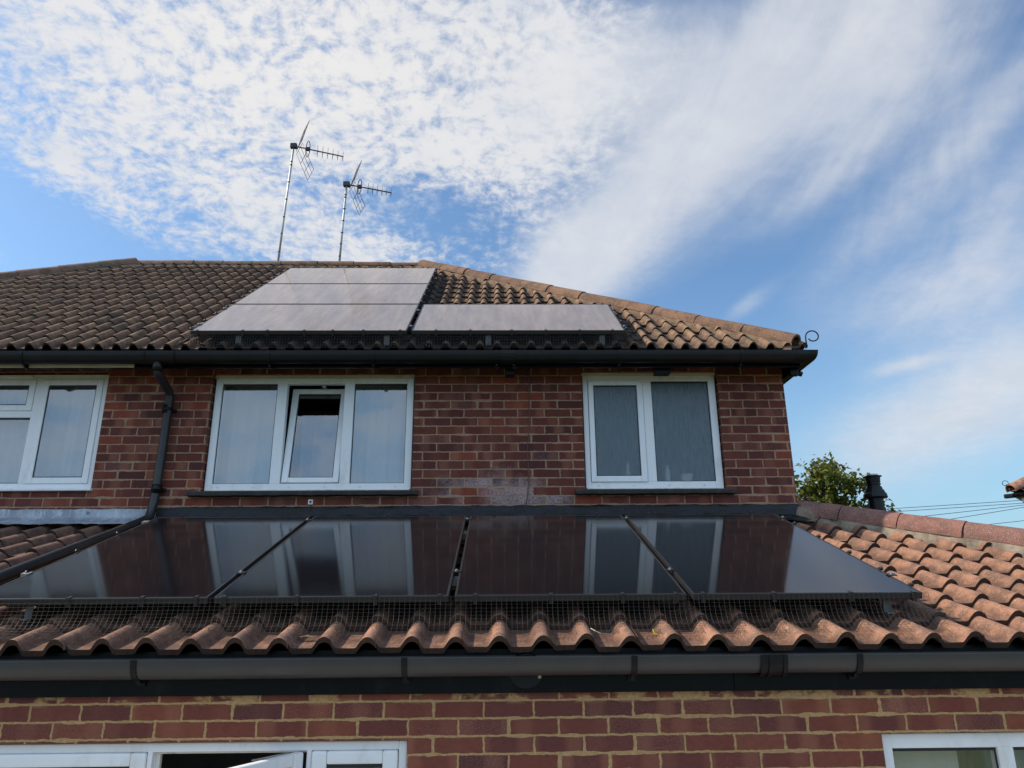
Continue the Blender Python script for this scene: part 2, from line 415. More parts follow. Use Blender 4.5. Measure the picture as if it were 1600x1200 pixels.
def tiles(mb, O, ex, es, en, x0, x1, pitch, prof, rows, gauge, t=.016, lift=.02, lap=.05, jit=1., first=0, phase=0.):
    O, ex, es, en = Vector(O), Vector(ex), Vector(es), Vector(en)
    i0 = math.floor((x0 - phase) / pitch); i1 = math.ceil((x1 - phase) / pitch)
    for k in range(first, rows):
        sl = random.uniform(-.004, .004) * jit
        for i in range(i0, i1):
            mb.cur = random.random() ** 1.3
            ds = sl + random.uniform(-.005, .005) * jit; dn = random.uniform(-.0015, .003) * jit; tw = random.uniform(-.004, .004) * jit
            xb = phase + i * pitch
            top, head, bot = [], [], []
            for u, h in prof:
                x = xb + u * pitch; s0 = k * gauge + ds + tw * u
                p = O + ex * x + es * s0
                top.append(p + en * (h + lift + dn)); bot.append(p + en * (h + lift + dn - t) + es * .002)
                head.append(O + ex * x + es * ((k + 1) * gauge + lap) + en * (h + dn * .5))
            hm = max(h for _, h in prof); a, c = [], []
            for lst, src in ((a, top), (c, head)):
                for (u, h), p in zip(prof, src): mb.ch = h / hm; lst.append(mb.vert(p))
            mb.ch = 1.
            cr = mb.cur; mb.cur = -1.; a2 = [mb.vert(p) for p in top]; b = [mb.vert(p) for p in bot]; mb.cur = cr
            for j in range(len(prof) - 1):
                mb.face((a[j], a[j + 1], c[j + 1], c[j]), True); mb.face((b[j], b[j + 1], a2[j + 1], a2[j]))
            # right lap edge of the roll
            mb.face((a[-1], mb.vert(bot[-1]), mb.vert(head[-1] - en * .012), c[-1]))
    mb.cur = 0.

PROF_L = [(0., .040), (.04, .022), (.09, .006), (.13, .0005), (.17, 0.), (.54, 0.), (.58, .003), (.625, .016), (.675, .030), (.73, .042), (.79, .049), (.855, .051), (.92, .047), (.985, .037), (1.03, .025)]
PROF_U = [(0., .004), (.04, .0), (.46, 0.), (.50, .010), (.56, .030), (.65, .044), (.74, .047), (.83, .043), (.92, .028), (.98, .010), (1.01, .003)]

def half_round(p, q, r, up, n=9, t=.018, flare=1.06, drop=.35):
    """one ridge / hip tile from p to q"""
    mb = MB(); mb.cur = random.random(); p, q = Vector(p), Vector(q); d = (q - p).normalized(); up = Vector(up); up = (up - d * up.dot(d)).normalized(); sd = d.cross(up)
    def ring(c, rr):
        return [c + sd * (math.cos(a) * rr * 1.12) + up * (math.sin(a) * rr) for a in [math.pi * (-.06 + 1.12 * j / n) for j in range(n + 1)]]
    o = [ring(p, r * flare), ring(p + (q - p) * .5, r * (flare + 1) / 2), ring(q, r)]; i = [ring(p, r * flare - t), ring(q, r - t)]
    mb.grid(o); mb.grid([o[0], i[0]], False); mb.grid([i[1], o[2]], False); mb.grid([i[0], i[1]])
    return mb

# ------------------------------------------------------------------ measured layout (metres, eye at the origin)
GZ = -2.80
YU, YL = 5.9836, 3.6046                       # upper brick face, extension brick face
AL = R(18.39); TL = math.tan(AL)              # extension roof slope
def zl(Y, off=0.): return .074 - (.165 - off) / math.cos(AL) + (Y - 3.728) * TL
AU = R(35.73); TU = math.tan(AU)              # main roof slope
EY, EZ = 5.68, 2.040                          # eaves tile edge of the main roof
RY = 8.86; RZ = EZ + (RY - EY) * TU           # ridge
RX0, RX1 = -4.76, -1.01
HX = 2.52                                     # right eaves
PX = -2.86                                    # party line
XL = -2.76                                    # left edge of the extension

# ------------------------------------------------------------------ the two houses
house = empty('house', (0., 9., GZ), 'red brick house with black gutters, white windows and solar panels on its tiled roof', 'house')
nb = empty('house', (-5.6, 9., GZ), 'attached brick house at the left with cream fascia strip and tiled hip end', 'house')
ext = empty('house_extension', (1.1, 4.8, GZ), 'single storey brick extension in front with terracotta pantile roof and black fascia', 'extension')
nbx = empty('house_extension', (-5., 4.8, GZ), 'neighbouring rear extension at the far left with tiles coloured darker for shade, under grey lead flashing', 'extension')

def warp(mb):          # the old ridge climbs a little towards the left
    for v in mb.v:
        k = min(max((RX1 - v.x) / 4., 0.), 1.9)
        if v.z > EZ: v.z += (v.z - EZ) * .012 * k
    # and the roof sags slightly
    return mb
en_f = (0, -math.sin(AU), math.cos(AU)); es_f = (0, math.cos(AU), math.sin(AU))
GU = .256
def upper_roof(par, x0, x1, name='roof'):
    mb = MB(); tiles(mb, (0, EY, EZ), (1, 0, 0), es_f, en_f, x0, x1, .1405, PROF_U, 17, GU, t=.017, lift=.020, phase=.02, jit=1.6)
    mb.cut((0, RY, RZ), (0, 1, 0)); return mb
hipR = (Vector((RX1, RY, RZ)), Vector((HX, EY, EZ))); hipL = (Vector((RX0, RY, RZ)), Vector((RX0 - 3.85, EY, EZ)))
def side(p, q, out): # vertical plane normal through a plan line
    d = (q - p); n = Vector((d.y, -d.x, 0)).normalized()
    return n if n.dot(Vector(out)) > 0 else -n
mb = upper_roof(house, PX, HX + .1); mb.cut((PX, 0, 0), (-1, 0, 0)); mb.cut(hipR[0], side(*hipR, (1, 1, 0)))
AS = math.atan2(RZ - EZ, HX - RX1)
ms = MB(); tiles(ms, (HX, 0, EZ), (0, 1, 0), (-math.cos(AS), 0, math.sin(AS)), (math.sin(AS), 0, math.cos(AS)), 5.5, 2 * RY - 5.5, .1405, PROF_U, 17, GU, t=.022, lift=.026)
ms.cut(hipR[0], -side(*hipR, (1, 1, 0))); ms.cut(hipR[0], side(hipR[0], Vector((HX, 2 * RY - EY, EZ)), (0, 1, 0)))
base = len(mb.v); mb.v += ms.v; mb.r += ms.r; mb.h += ms.h; mb.f += [[i + base for i in f] for f in ms.f]; mb.sm += ms.sm
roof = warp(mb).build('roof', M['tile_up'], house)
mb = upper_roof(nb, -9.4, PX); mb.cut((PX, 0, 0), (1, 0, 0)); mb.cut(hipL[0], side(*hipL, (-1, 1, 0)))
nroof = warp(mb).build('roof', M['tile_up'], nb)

def felt(par, pts): # closed boarding under the tiles
    mb = MB()
    for p in pts: mb.quad(*[Vector(q) + Vector((0, 0, -.035)) for q in p])
    return warp(mb).build('roof_felt', M['felt'], par)
Hr, Hl = hipR[1], hipL[1]; RB = 2 * RY - EY
felt(roof, [((PX, EY + .03, EZ), (Hr.x - .03, EY + .03, EZ), hipR[0], (PX, RY, RZ)), ((Hr.x, EY, EZ), (Hr.x, RB, EZ), hipR[0], hipR[0]),
            ((PX, RY, RZ), hipR[0], (Hr.x, RB, EZ), (PX, RB, EZ))])
felt(nroof, [((Hl.x + .03, EY + .03, EZ), (PX, EY + .03, EZ), (PX, RY, RZ), hipL[0]), (Hl, hipL[0], hipL[0], (Hl.x, RB, EZ)), (hipL[0], (PX, RY, RZ), (PX, RB, EZ), (Hl.x, RB, EZ))])

def run(par, p, q, n, r, mat, mort, up=(0, 0, 1), off=.03, wv=.004, mw=.13, md=.07):
    p, q = Vector(p), Vector(q); d = (q - p) / n; up = Vector(up)
    for i in range(n):
        o = up * off + up * random.uniform(-wv, wv); sd = Vector((-d.y, d.x, 0)).normalized() * random.uniform(-wv, wv)
        a = p + d * i + o + sd; b = p + d * (i + .985) + o + sd + up * random.uniform(-.003, .003)
        warp2(half_round(a, b, r * random.uniform(.97, 1.03), up)).build('ridge_tile', mat, par)
    m_ = MB(); L = (q - p).length; steps = max(8, int(L / .06)); t = (q - p).normalized(); sd = t.cross(up).normalized()
    for sgn in (-1, 1):
        P = []
        for k in range(steps + 1):
            c = p + (q - p) * (k / steps); j = random.uniform(-.022, .022)
            P.append([c + up * (off + .02) + sd * sgn * r * .75, c + up * (off - .015) + sd * sgn * (r * 1.08), c + up * (-.02 - md * .4 + j * .5) + sd * sgn * (mw + j), c - up * (md + .06) + sd * sgn * (mw + j)])
        m_.grid(P if sgn > 0 else [x[::-1] for x in P])
    warp2(m_).build('mortar_bed', mort, par)
warp2 = warp
run(roof, (RX1 + .05, RY, RZ + .02), (PX, RY, RZ + .02), 4, .070, M['ridge_up'], M['mortar_br'], mw=.09, off=.0)
run(roof, (HX - .05, EY + .045, EZ + .045), (RX1, RY, RZ + .02), 11, .080, M['ridge_up'], M['mortar_br'], mw=.12, off=.022)
run(nroof, (PX, RY, RZ + .02), (RX0, RY, RZ + .02), 5, .070, M['ridge_old'], M['mortar_br'], mw=.09, off=.0)
run(nroof, (Hl.x + .03, EY + .03, EZ + .03), (RX0, RY, RZ + .02), 12, .085, M['ridge_old'], M['mortar_br'], mw=.12, off=.02)

# walls
W1 = (-2.422, -.716, .948, 1.942); W2 = (.702, 1.868, .948, 1.958); W0 = (-5.0, -3.30, .962, 1.968)
XR = 2.432
def body(par, x0, x1, holes, right):
    mb = MB(); wall_front(mb, (x0, x1), (GZ, 2.06), YU, holes)
    yb = 2 * RY - YU
    if right: mb.quad((x1, YU, GZ), (x1, yb, GZ), (x1, yb, 2.06), (x1, YU, 2.06))
    else: mb.quad((x0, yb, GZ), (x0, YU, GZ), (x0, YU, 2.06), (x0, yb, 2.06))
    mb.quad((x1, yb, GZ), (x0, yb, GZ), (x0, yb, 2.06), (x1, yb, 2.06))
    w = mb.build('wall', M['brick'], par, uv=True)
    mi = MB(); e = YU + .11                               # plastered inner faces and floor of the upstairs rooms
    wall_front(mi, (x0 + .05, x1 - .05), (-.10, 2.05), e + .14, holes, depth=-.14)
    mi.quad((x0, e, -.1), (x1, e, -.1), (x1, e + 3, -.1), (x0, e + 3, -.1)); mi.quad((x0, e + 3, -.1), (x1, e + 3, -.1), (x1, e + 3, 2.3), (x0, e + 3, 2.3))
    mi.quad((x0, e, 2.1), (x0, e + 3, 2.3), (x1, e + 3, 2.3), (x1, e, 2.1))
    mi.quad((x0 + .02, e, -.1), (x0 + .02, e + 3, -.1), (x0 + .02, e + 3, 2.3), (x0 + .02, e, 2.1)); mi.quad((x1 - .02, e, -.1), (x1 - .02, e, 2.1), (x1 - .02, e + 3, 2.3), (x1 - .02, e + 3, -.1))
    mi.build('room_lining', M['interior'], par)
    return w
body(house, PX, XR, [W1, W2], True); body(nb, -8.45, PX - .002, [W0], False)

# ------------------------------------------------------------------ windows
def frame_bars(mb, x0, x1, z0, z1, y0, y1, wl, wr, wb, wt, bev=.006):
    mb.box((x0, y0, z0), (x0 + wl, y1, z1), bev); mb.box((x1 - wr, y0, z0), (x1, y1, z1), bev)
    mb.box((x0 + wl - .001, y0 + .0015, z0), (x1 - wr + .001, y1, z0 + wb), bev); mb.box((x0 + wl - .001, y0 + .0015, z1 - wt), (x1 - wr + .001, y1, z1), bev)
def pane(par, x0, x1, z0, z1, y, mat='glass', name='pane'):
    g = MB(); g.box((x0 - .004, y, z0 - .004), (x1 + .004, y + .005, z1 + .004)); o = g.build(name, M[mat], par)
    k = MB(); w = .007
    for a, b in (((x0, y - .004, z0), (x0 + w, y - .0005, z1)), ((x1 - w, y - .004, z0), (x1, y - .0005, z1)), ((x0 + w, y - .004, z0), (x1 - w, y - .0005, z0 + w)), ((x0 + w, y - .004, z1 - w * 2), (x1 - w, y - .0005, z1))): k.box(a, b)
    k.build('gasket', M['gasket'], par); return o
def window(par, W, name='window'):
    x0, x1, z0, z1 = W; y = YU + .045
    e = bpy.data.objects.new(name, None); COL.objects.link(e); e.parent = par; c = Vector(((x0 + x1) / 2, y, z0)); e.location = c - ORIG[par.name]; ORIG[e.name] = c
    return e, y
# triple window
win, y = window(house, W1); x0, x1, z0, z1 = W1; b, t_ = z0 + .062, z1 - .072
m_ = MB(); frame_bars(m_, x0 + .012, x1 - .012, z0 + .012, z1 - .028, y, y + .06, .058, .058, .052, .046)
m_.box((x0 + .534, y + .001, b - .002), (x0 + .620, y + .06, t_ + .002), .006); m_.box((x0 + 1.105, y + .001, b - .002), (x0 + 1.190, y + .06, t_ + .002), .006)
m_.build('frame', M['pvc'], win)
m_ = MB(); m_.box((x0 + .004, y - .012, z1 - .029), (x1 - .004, y + .05, z1 - .001), .003); m_.build('head_board', M['cream'], win)
m_ = MB(); m_.box((x0 + .02, y - .014, z0 + .001), (x1 - .02, y + .05, z0 + .0125), .003)
for k in range(6): m_.lathe([(.007, -.004), (.004, 0.)], (x0 + .12 + k * .29, y - .0005, z0 + .034), 8, 'Y')
m_.build('cill_strip', M['pvc_dirty'], win)
pane(win, x0 + .068, x0 + .534, b, t_, y + .02); pane(win, x0 + 1.190, x1 - .068, b, t_, y + .02)
# the middle sash tilts inward at its top
sash = MB(); frame_bars(sash, x0 + .628, x0 + 1.098, b + .004, t_ - .004, y + .004, y + .05, .055, .05, .045, .045)
g_ = MB(); g_.box((x0 + .68, y + .022, b + .046), (x0 + 1.05, y + .027, t_ - .046))
k_ = MB(); w = .007; gx0, gx1, gz0, gz1 = x0 + .683, x0 + 1.048, b + .049, t_ - .049
for a, c in (((gx0, 0, gz0), (gx0 + w, 0, gz1)), ((gx1 - w, 0, gz0), (gx1, 0, gz1)), ((gx0 + w, 0, gz0), (gx1 - w, 0, gz0 + w)), ((gx0 + w, 0, gz1 - 2 * w), (gx1 - w, 0, gz1))):
    k_.box((a[0], y + .018, a[2]), (c[0], y + .0215, c[2]))
T = Matrix.Translation((0, y + .05, b)) @ Matrix.Rotation(R(-9), 4, 'X') @ Matrix.Translation((0, -y - .05, -b))
for q in (sash, g_, k_): q.v = [T @ v for v in q.v]
sash.build('opening_sash', M['pvc'], win); g_.build('pane', M['glass'], win); k_.build('gasket', M['gasket'], win)
m_ = MB(); m_.box((x0 + .9, y + .05, t_ - .02), (x0 + .93, y + .10, t_ - .006)); m_.build('stay', M['steel'], win)
# bathroom window with obscure glass
win2, y = window(house, W2); x0, x1, z0, z1 = W2; b, t_ = z0 + .068, z1 - .075
m_ = MB(); frame_bars(m_, x0 + .012, x1 - .012, z0 + .012, z1 - .024, y, y + .06, .044, .06, .056, .05)
m_.box((x0 + .527, y + .001, b - .002), (x0 + .603, y + .06, t_ + .002), .006); m_.build('frame', M['pvc'], win2)
m_ = MB(); m_.box((x0 + .004, y - .012, z1 - .025), (x1 - .004, y + .05, z1 - .001), .003); m_.build('head_board', M['cream'], win2)
m_ = MB(); m_.box((x0 + .02, y - .014, z0 + .001), (x1 - .02, y + .05, z0 + .0125), .003)
for k in range(4): m_.lathe([(.007, -.004), (.004, 0.)], (x0 + .12 + k * .29, y - .0005, z0 + .036), 8, 'Y')
m_.build('cill_strip', M['pvc_dirty'], win2)
m_ = MB(); frame_bars(m_, x0 + .059, x0 + .524, b - .004, t_ + .004, y - .012, y + .02, .044, .05, .05, .042); m_.build('opening_sash', M['pvc'], win2)
pane(win2, x0 + .103, x0 + .474, b + .046, t_ - .038, y - .001, 'frosted'); pane(win2, x0 + .603, x1 - .072, b, t_, y + .02, 'frosted')
# neighbour's window
win0, y = window(nb, W0); x0, x1, z0, z1 = W0; zt = z0 + .645
m_ = MB(); frame_bars(m_, x0 + .01, x1 - .01, z0 + .012, z1 - .014, y, y + .06, .05, .05, .05, .05)
for xa in (x0 + .555, x1 - .625): m_.box((xa, y + .001, z0 + .06), (xa + .062, y + .06, z1 - .062), .006)
m_.box((x0 + .616, y + .002, zt - .03), (x1 - .624, y + .058, zt + .03), .006); m_.build('frame', M['pvc'], win0)
for a, c, d, e in ((x1 - .564, x1 - .058, z0 + .058, z1 - .060), (x0 + .058, x0 + .558, z0 + .058, z1 - .060), (x0 + .616, x1 - .624, zt + .028, z1 - .060)):
    m_ = MB(); frame_bars(m_, a, c, d, e, y - .010, y + .02, .052, .052, .05, .05); m_.build('opening_sash', M['pvc'], win0); pane(win0, a + .052, c - .052, d + .05, e - .05, y + .002)
pane(win0, x0 + .617, x1 - .625, z0 + .062, zt - .03, y + .02)
m_ = MB(); m_.box((x1 - .93, y - .016, z1 - .042), (x1 - .66, y + .001, z1 - .022), .004); m_.build('trickle_vent', M['pvc'], win0)
m_ = MB(); m_.box((x0 - .02, YU - .035, z0 - .012), (x1 + .015, YU + .06, z0 + .011), .006); m_.build('window_sill', M['pvc'], win0)
for Wn, pp in ((W1, house), (W2, house)):
    m_ = MB(); xa, xb, zz = Wn[0] - .085, Wn[1] + .055, Wn[2]
    P = []
    n = 40
    for i in range(n + 1):
        x = xa + (xb - xa) * i / n; j = random.uniform(-.003, .003)
        P.append([(x, YU + .04, zz + .001), (x, YU - .055 + j, zz - .012), (x, YU - .062 + j, zz - .022), (x, YU - .058 + j, zz - .045 + j), (x, YU - .005, zz - .052 + j)])
    m_.grid(P, False); m_.face([m_.vert(p) for p in P[0]]); m_.face([m_.vert(p) for p in P[-1]][::-1])
    m_.build('window_sill', M['sill'], pp)

def curtain(x0, x1, z0, z1, y, mat, label, fold=.11, amp=.010, skew=0.):
    mb = MB(); n = int((x1 - x0) / .012); P = []
    for k in range(7):
        z = z1 + (z0 - z1) * k / 6; row = []
        for i in range(n + 1):
            x = x0 + (x1 - x0) * i / n; f = (x - x0) / fold * 2 * math.pi
            row.append((x + skew * k, y + amp * math.sin(f + .5 * math.sin(f * .37)) + amp * .5 * math.sin(f * 2.3 + k * .15), z))
        P.append(row)
    mb.grid(P); return tag(mb.build('curtain', M[mat], None), label, 'curtain')
curtain(-2.40, -1.84, .80, 1.985, YU + .21, 'net', 'white net curtain behind the left pane of the triple window', .16)
curtain(-1.34, -.74, .80, 1.985, YU + .21, 'net', 'pale curtain hanging behind the right pane of the triple window', .13)
curtain(-1.79, -1.36, .80, 1.70, YU + .55, 'blue_cloth', 'blue grey curtain deep behind the tilted middle sash', .17, .018)
curtain(-4.97, -3.32, .80, 2.0, YU + .20, 'net', 'white net curtain filling the window of the attached house', .2, .018)

def rest(name, prof, c, mat, label, cat, lid=None):
    o = MB().lathe(prof, c, 18).build(name, M[mat], None); tag(o, label, cat)
    return o
rest('bottle', [(.02, 0), (.022, .01), (.022, .13), (.012, .15), (.012, .175)], (1.415, YU + .135, .99), 'white_plastic', 'slim white bottle on the sill behind the obscure bathroom glass', 'bottle')
rest('cup', [(.036, 0), (.040, .005), (.052, .095), (.052, .10)], (1.575, YU + .14, .99), 'white_plastic', 'white cup on the sill behind the wide obscure bathroom pane', 'cup')
rest('bottle', [(.022, 0), (.025, .01), (.025, .10), (.011, .13), (.011, .20)], (1.085, YU + .14, .99), 'white_plastic', 'pale bottle behind the narrow obscure sash of the bathroom window', 'bottle')
rest('soap_dish', [(.035, 0), (.055, .02), (.055, .03)], (1.14, YU + .15, .99), 'white_plastic', 'small pale dish behind the narrow obscure bathroom sash', 'dish')
m_ = MB(); m_.box((W2[0] + .02, YU + .105, .955), (W2[1] - .02, YU + .25, .9885), .004); m_.build('inner_sill', M['pvc'], win2)

# ------------------------------------------------------------------ eaves joinery and rainwater goods
def fascia(par, x0, x1, mat, y=5.735, z0=1.912, z1=2.045):
    m_ = MB(); m_.box((x0, y, z0), (x1, y + .02, z1)); m_.box((x0, y + .021, 1.992), (x1, YU + .01, 2.004)); m_.build('fascia', M[mat], par)
fascia(house, PX + .002, 2.49, 'fascia'); fascia(nb, -8.52, PX, 'fascia')
m_ = MB(); m_.box((2.47, 5.757, 1.912), (2.49, RB - .05, 2.045)); m_.box((XR - .01, 5.757, 1.985), (2.469, RB - .05, 1.999)); m_.build('side_fascia', M['fascia'], house)
m_ = MB(); m_.box((-8.5, 5.728, 1.917), (-2.97, 5.7345, 1.952), .002); m_.build('fascia_board', M['cream'], nb)
def gutter_prof(r=.056, depth=.078, n=12):
    """(outward, z) along the outside of the trough from back lip to front lip"""
    return [(r - r * math.cos(math.pi * i / n), -depth * math.sin(math.pi * i / n)) for i in range(n + 1)]
def gutter(par, mat, Y, Z, x0, x1, corner=None, r=.056, depth=.078, sag=0.):
    mb = MB(); pr_ = gutter_prof(r, depth); inner = [(o + (r - o) * .07, z * .93 + .0) for o, z in pr_]
    for prof, fl in ((pr_, False), (inner, True)):
        P = []; n = 24
        for i in range(n + 1):
            row = []
            for o, z in prof:
                xe = x1 + (o if corner else 0.)
                x = x0 + (xe - x0) * i / n
                row.append((x, Y - o, Z + z + sag * math.sin(x * 1.3)))
            P.append(row)
        if corner:
            for o_i, (o, z) in enumerate(prof): pass
            P.append([(x1 + o, corner, Z + z) for o, z in prof])
        mb.grid([p[::-1] for p in P] if fl else P)
    # front and back lips
    for k in (0, -1):
        a, b_ = pr_[k], inner[k]; x_e = x1 + (a[0] if corner else 0)
        mb.bar((x0, Y - (a[0] + b_[0]) / 2, Z + .002 + sag * math.sin(x0 * 1.3)), (x_e, Y - (a[0] + b_[0]) / 2, Z + .002 + sag * math.sin(x_e * 1.3)), .007, .006)
        if corner: mb.bar((x1 + (a[0] + b_[0]) / 2, Y - a[0], Z + .002), (x1 + (a[0] + b_[0]) / 2, corner, Z + .002), .007, .006)
    return mb.build('gutter', M[mat], par)
def strap(par, name, mat, Y, Z, x, w, r=.056, depth=.078, g=.005, arm=True):
    mb = MB(); P = gutter_prof(r + g, depth + g, 14); P = [(o - g, z) for o, z in P]
    if name == 'gutter_bracket': P = P[3:]
    Q = [(o + (r - o) * .10, z * .90) for o, z in P]
    rows = [[(xx, Y - o, Z + z + (.006 if i == len(prof) - 1 else 0)) for i, (o, z) in enumerate(prof)] for prof, xx in ((Q, x - w / 2), (P, x - w / 2), (P, x + w / 2), (Q, x + w / 2))]
    mb.grid(rows, False)
    if arm: mb.box((x - w * .35, Y - r * .9, Z - depth - .018), (x + w * .35, Y - .001, Z - depth * .86)); mb.box((x - w * .6, Y - .012, Z - depth - .03), (x + w * .6, Y - .0015, Z - depth * .55))
    return mb.build(name, M[mat], par)
ug = gutter(house, 'black', 5.730, 2.016, PX, 2.49, RB - .1, depth=.088); ng = gutter(nb, 'black', 5.730, 2.016, -8.5, PX, depth=.088)
for x in (-1.86, -1.02, -.02, .12, .98, 1.98): strap(ug, 'gutter_bracket', 'black', 5.730, 2.016, x, .022, depth=.088)
strap(ug, 'gutter_union', 'black', 5.730, 2.016, .06, .10, depth=.090, arm=False)
m_ = MB(); m_.box((2.43, 5.80, 1.86), (2.50, 5.85, 1.93), .012); m_.tube([(2.50, 5.85, 1.90), (2.545, 5.85, 1.885)], .022, 10); m_.build('gutter_bracket', M['black'], ug)
for x in (-3.83, -4.8): strap(ng, 'gutter_bracket', 'black', 5.730, 2.016, x, .022, depth=.088)
m_ = MB(); m_.box((1.30, 5.80, 1.885), (1.43, 5.90, 1.990), .006); m_.build('soffit_vent', M['black'], house)
m_ = MB(); m_.box((.05, 5.80, 1.875), (.13, 5.90, 1.990), .006); m_.build('soffit_vent', M['black'], house)

# downpipe from the eaves, down the wall and over the extension roof
dp = empty('downpipe', (-2.75, 5.9, .7), 'long black downpipe cranked off the upper gutter and laid down the tiled roof', 'downpipe')
def ctr(Y): return zl(Y, .085)
path = [(-2.752, 5.675, 1.93), (-2.752, 5.675, 1.872), (-2.750, 5.70, 1.842), (-2.742, 5.83, 1.79), (-2.738, 5.905, 1.755), (-2.737, 5.925, 1.715), (-2.742, 5.928, 1.3), (-2.750, 5.928, .90), (-2.752, 5.922, .84), (-2.756, 5.89, ctr(5.85) + .03), (-2.764, 5.80, ctr(5.80) + .004), (-2.785, 5.4, ctr(5.4)), (-2.82, 4.8, ctr(4.8)), (-2.85, 4.2, ctr(4.2)), (-2.87, 3.62, ctr(3.62) + .01)]
MB().tube(path, [.034] * 9 + [.036] * 6, 18).build('pipe', M['pipe'], dp)
for z in (1.615, .955):
    m_ = MB(); m_.tube([(-2.745, 5.928, z - .035), (-2.745, 5.928, z + .035)], .0385, 18); m_.build('pipe_collar', M['black'], dp)
    m_ = MB(); m_.tube([(-2.745, 5.928, z - .012), (-2.745, 5.928, z + .012)], .042, 18); m_.box((-2.80, 5.945, z - .012), (-2.69, 5.982, z + .012), .004); m_.build('pipe_clip', M['black'], dp)
m_ = MB(); m_.tube([(-2.752, 5.675, 1.862), (-2.752, 5.675, 1.945)], .040, 18); m_.build('pipe_collar', M['black'], dp)
m_ = MB()
for prof in (gutter_prof(.061, .093),):
    P = [[(x, 5.735 - o, 2.018 + z) for o, z in prof] for x in (-2.86, -2.62)]; m_.grid(P); P2 = [[(x, 5.735 - o, 2.018 + z) for o, z in gutter_prof(.064, .096)] for x in (-2.87, -2.845)]; m_.grid(P2); P2 = [[(x, 5.736 - o, 2.018 + z) for o, z in gutter_prof(.064, .096)] for x in (-2.635, -2.61)]; m_.grid(P2)
m_.build('gutter_outlet', M['black'], dp)

def hip_iron(par, o, dx, dy, s=1., mirror=1):
    o = Vector(o); d = Vector((dx, dy, 0)).normalized(); P = [o + Vector((0, 0, -.03)), o + Vector((0, 0, .05 * s))]
    c = o + d * .055 * s + Vector((0, 0, .065 * s)); r0 = .055 * s
    for k in range(26):
        a = R(180) - k / 25 * R(335); r = r0 * (1 - .34 * k / 25)
        P.append(c + d * (math.cos(a) * r) + Vector((0, 0, math.sin(a) * r)))
    return MB().tube(P, .006 * s, 6).build('hip_iron', M['iron'], par)
hip_iron(roof, (2.535, 5.665, 2.085), 1, -.2, 1.0)
# cable clipped down the wall, and a small white clip box over the panels
P = [(.252 - .012 * math.sin(k * .55) * (k / 24) - .03 * (k / 24) ** 2, YU - .007, 1.99 - k / 24 * 1.165) for k in range(25)]
tag(MB().tube(P, .0035, 6).build('cable', M['cable'], None), 'thin brown cable hanging down the brickwork between the upstairs windows', 'cable')
jb = MB(); jb.box((-1.541, YU - .018, .832), (-1.503, YU + .002, .872), .004); j_ = jb.build('junction_box', M['white_plastic'], None); tag(j_, 'small white square clip box on the bricks below the triple window', 'cable box')
jm = MB(); jm.lathe([(.010, -.005), (.007, 0.)], (-1.520, YU - .0185, .852), 10, 'Y'); jm.box((-1.524, YU - .02, .78), (-1.520, YU - .012, .83)); jm.build('screw_cap', M['dark_metal'], j_)

# ------------------------------------------------------------------ the extension
es_l = (0, math.cos(AL), math.sin(AL)); en_l = (0, -math.sin(AL), math.cos(AL))
TY0 = 3.512; TG = .2655 / math.cos(AL)
HA = Vector((2.45, 6.16, zl(6.16))); HB = Vector((HA.x + (HA.y - TY0), TY0, zl(TY0)))
O_l = (0, TY0, zl(TY0) - .012)
PH = .85 * .197
mb = MB(); tiles(mb, O_l, (1, 0, 0), es_l, en_l, XL, HB.x, .197, PROF_L, 11, TG, t=.026, lift=.030, phase=-PH, jit=1.9)
mb.cut((XL, 0, 0), (-1, 0, 0)); mb.cut(HA, side(HA, HB, (1, 1, 0)))
# behind the wall line only the part right of the house remains
mb2 = MB(); mb2.v, mb2.f, mb2.sm, mb2.r, mb2.h = [v.copy() for v in mb.v], [f[:] for f in mb.f], mb.sm[:], mb.r[:], mb.h[:]
mb.cut((0, YU - .01, 0), (0, 1, 0)); mb2.cut((0, YU - .01, 0), (0, -1, 0)); mb2.cut((XR + .005, 0, 0), (-1, 0, 0))
b0 = len(mb.v); mb.v += mb2.v; mb.r += mb2.r; mb.h += mb2.h; mb.sm += mb2.sm; mb.f += [[i + b0 for i in f] for f in mb2.f]
# the right-hand slope beyond the hip
ms = MB(); tiles(ms, (HB.x, 0, HB.z - .012), (0, 1, 0), (-math.cos(AL), 0, math.sin(AL)), (math.sin(AL), 0, math.cos(AL)), 3.4, 11., .197, PROF_L, 11, TG, t=.026, lift=.030, jit=1.)
ms.cut(HA, -side(HA, HB, (1, 1, 0))); ms.cut((XR + .01, 0, 0), (-1, 0, 0))
b0 = len(mb.v); mb.v += ms.v; mb.r += ms.r; mb.h += ms.h; mb.sm += ms.sm; mb.f += [[i + b0 for i in f] for f in ms.f]
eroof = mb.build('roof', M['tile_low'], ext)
m_ = MB(); dz = Vector((0, 0, -.05)); zw = zl(YU - .02)
m_.quad(Vector((XL, TY0 + .06, zl(TY0 + .06))) + dz, Vector((HB.x - .06, TY0 + .06, zl(TY0 + .06))) + dz, Vector((HA.x + HA.y - (YU - .02), YU - .02, zw)) + dz, Vector((XL, YU - .02, zw)) + dz)
m_.quad(Vector((XR + .01, YU - .02, zw)) + dz, Vector((HA.x + HA.y - (YU - .02), YU - .02, zw)) + dz, HA + dz, HA + dz)
m_.quad(HB + dz, Vector((HB.x, 11, HB.z)) + dz, Vector((HA.x, 11, HA.z)) + dz, HA + dz)
m_.build('roof_felt', M['felt'], eroof)
def warp2(mb): return mb
hd = (HB - HA)
upv = Vector((0, 0, 1))
run(eroof, HB + Vector((0, 0, .03)), HA + Vector((-.01, .01, .03)), 9, .100, M['ridge_low'], M['mortar'], off=.045, mw=.135, md=.045)
m_ = MB(); P = []; mc = Vector((2.445, 5.975, zl(5.975) + .02))
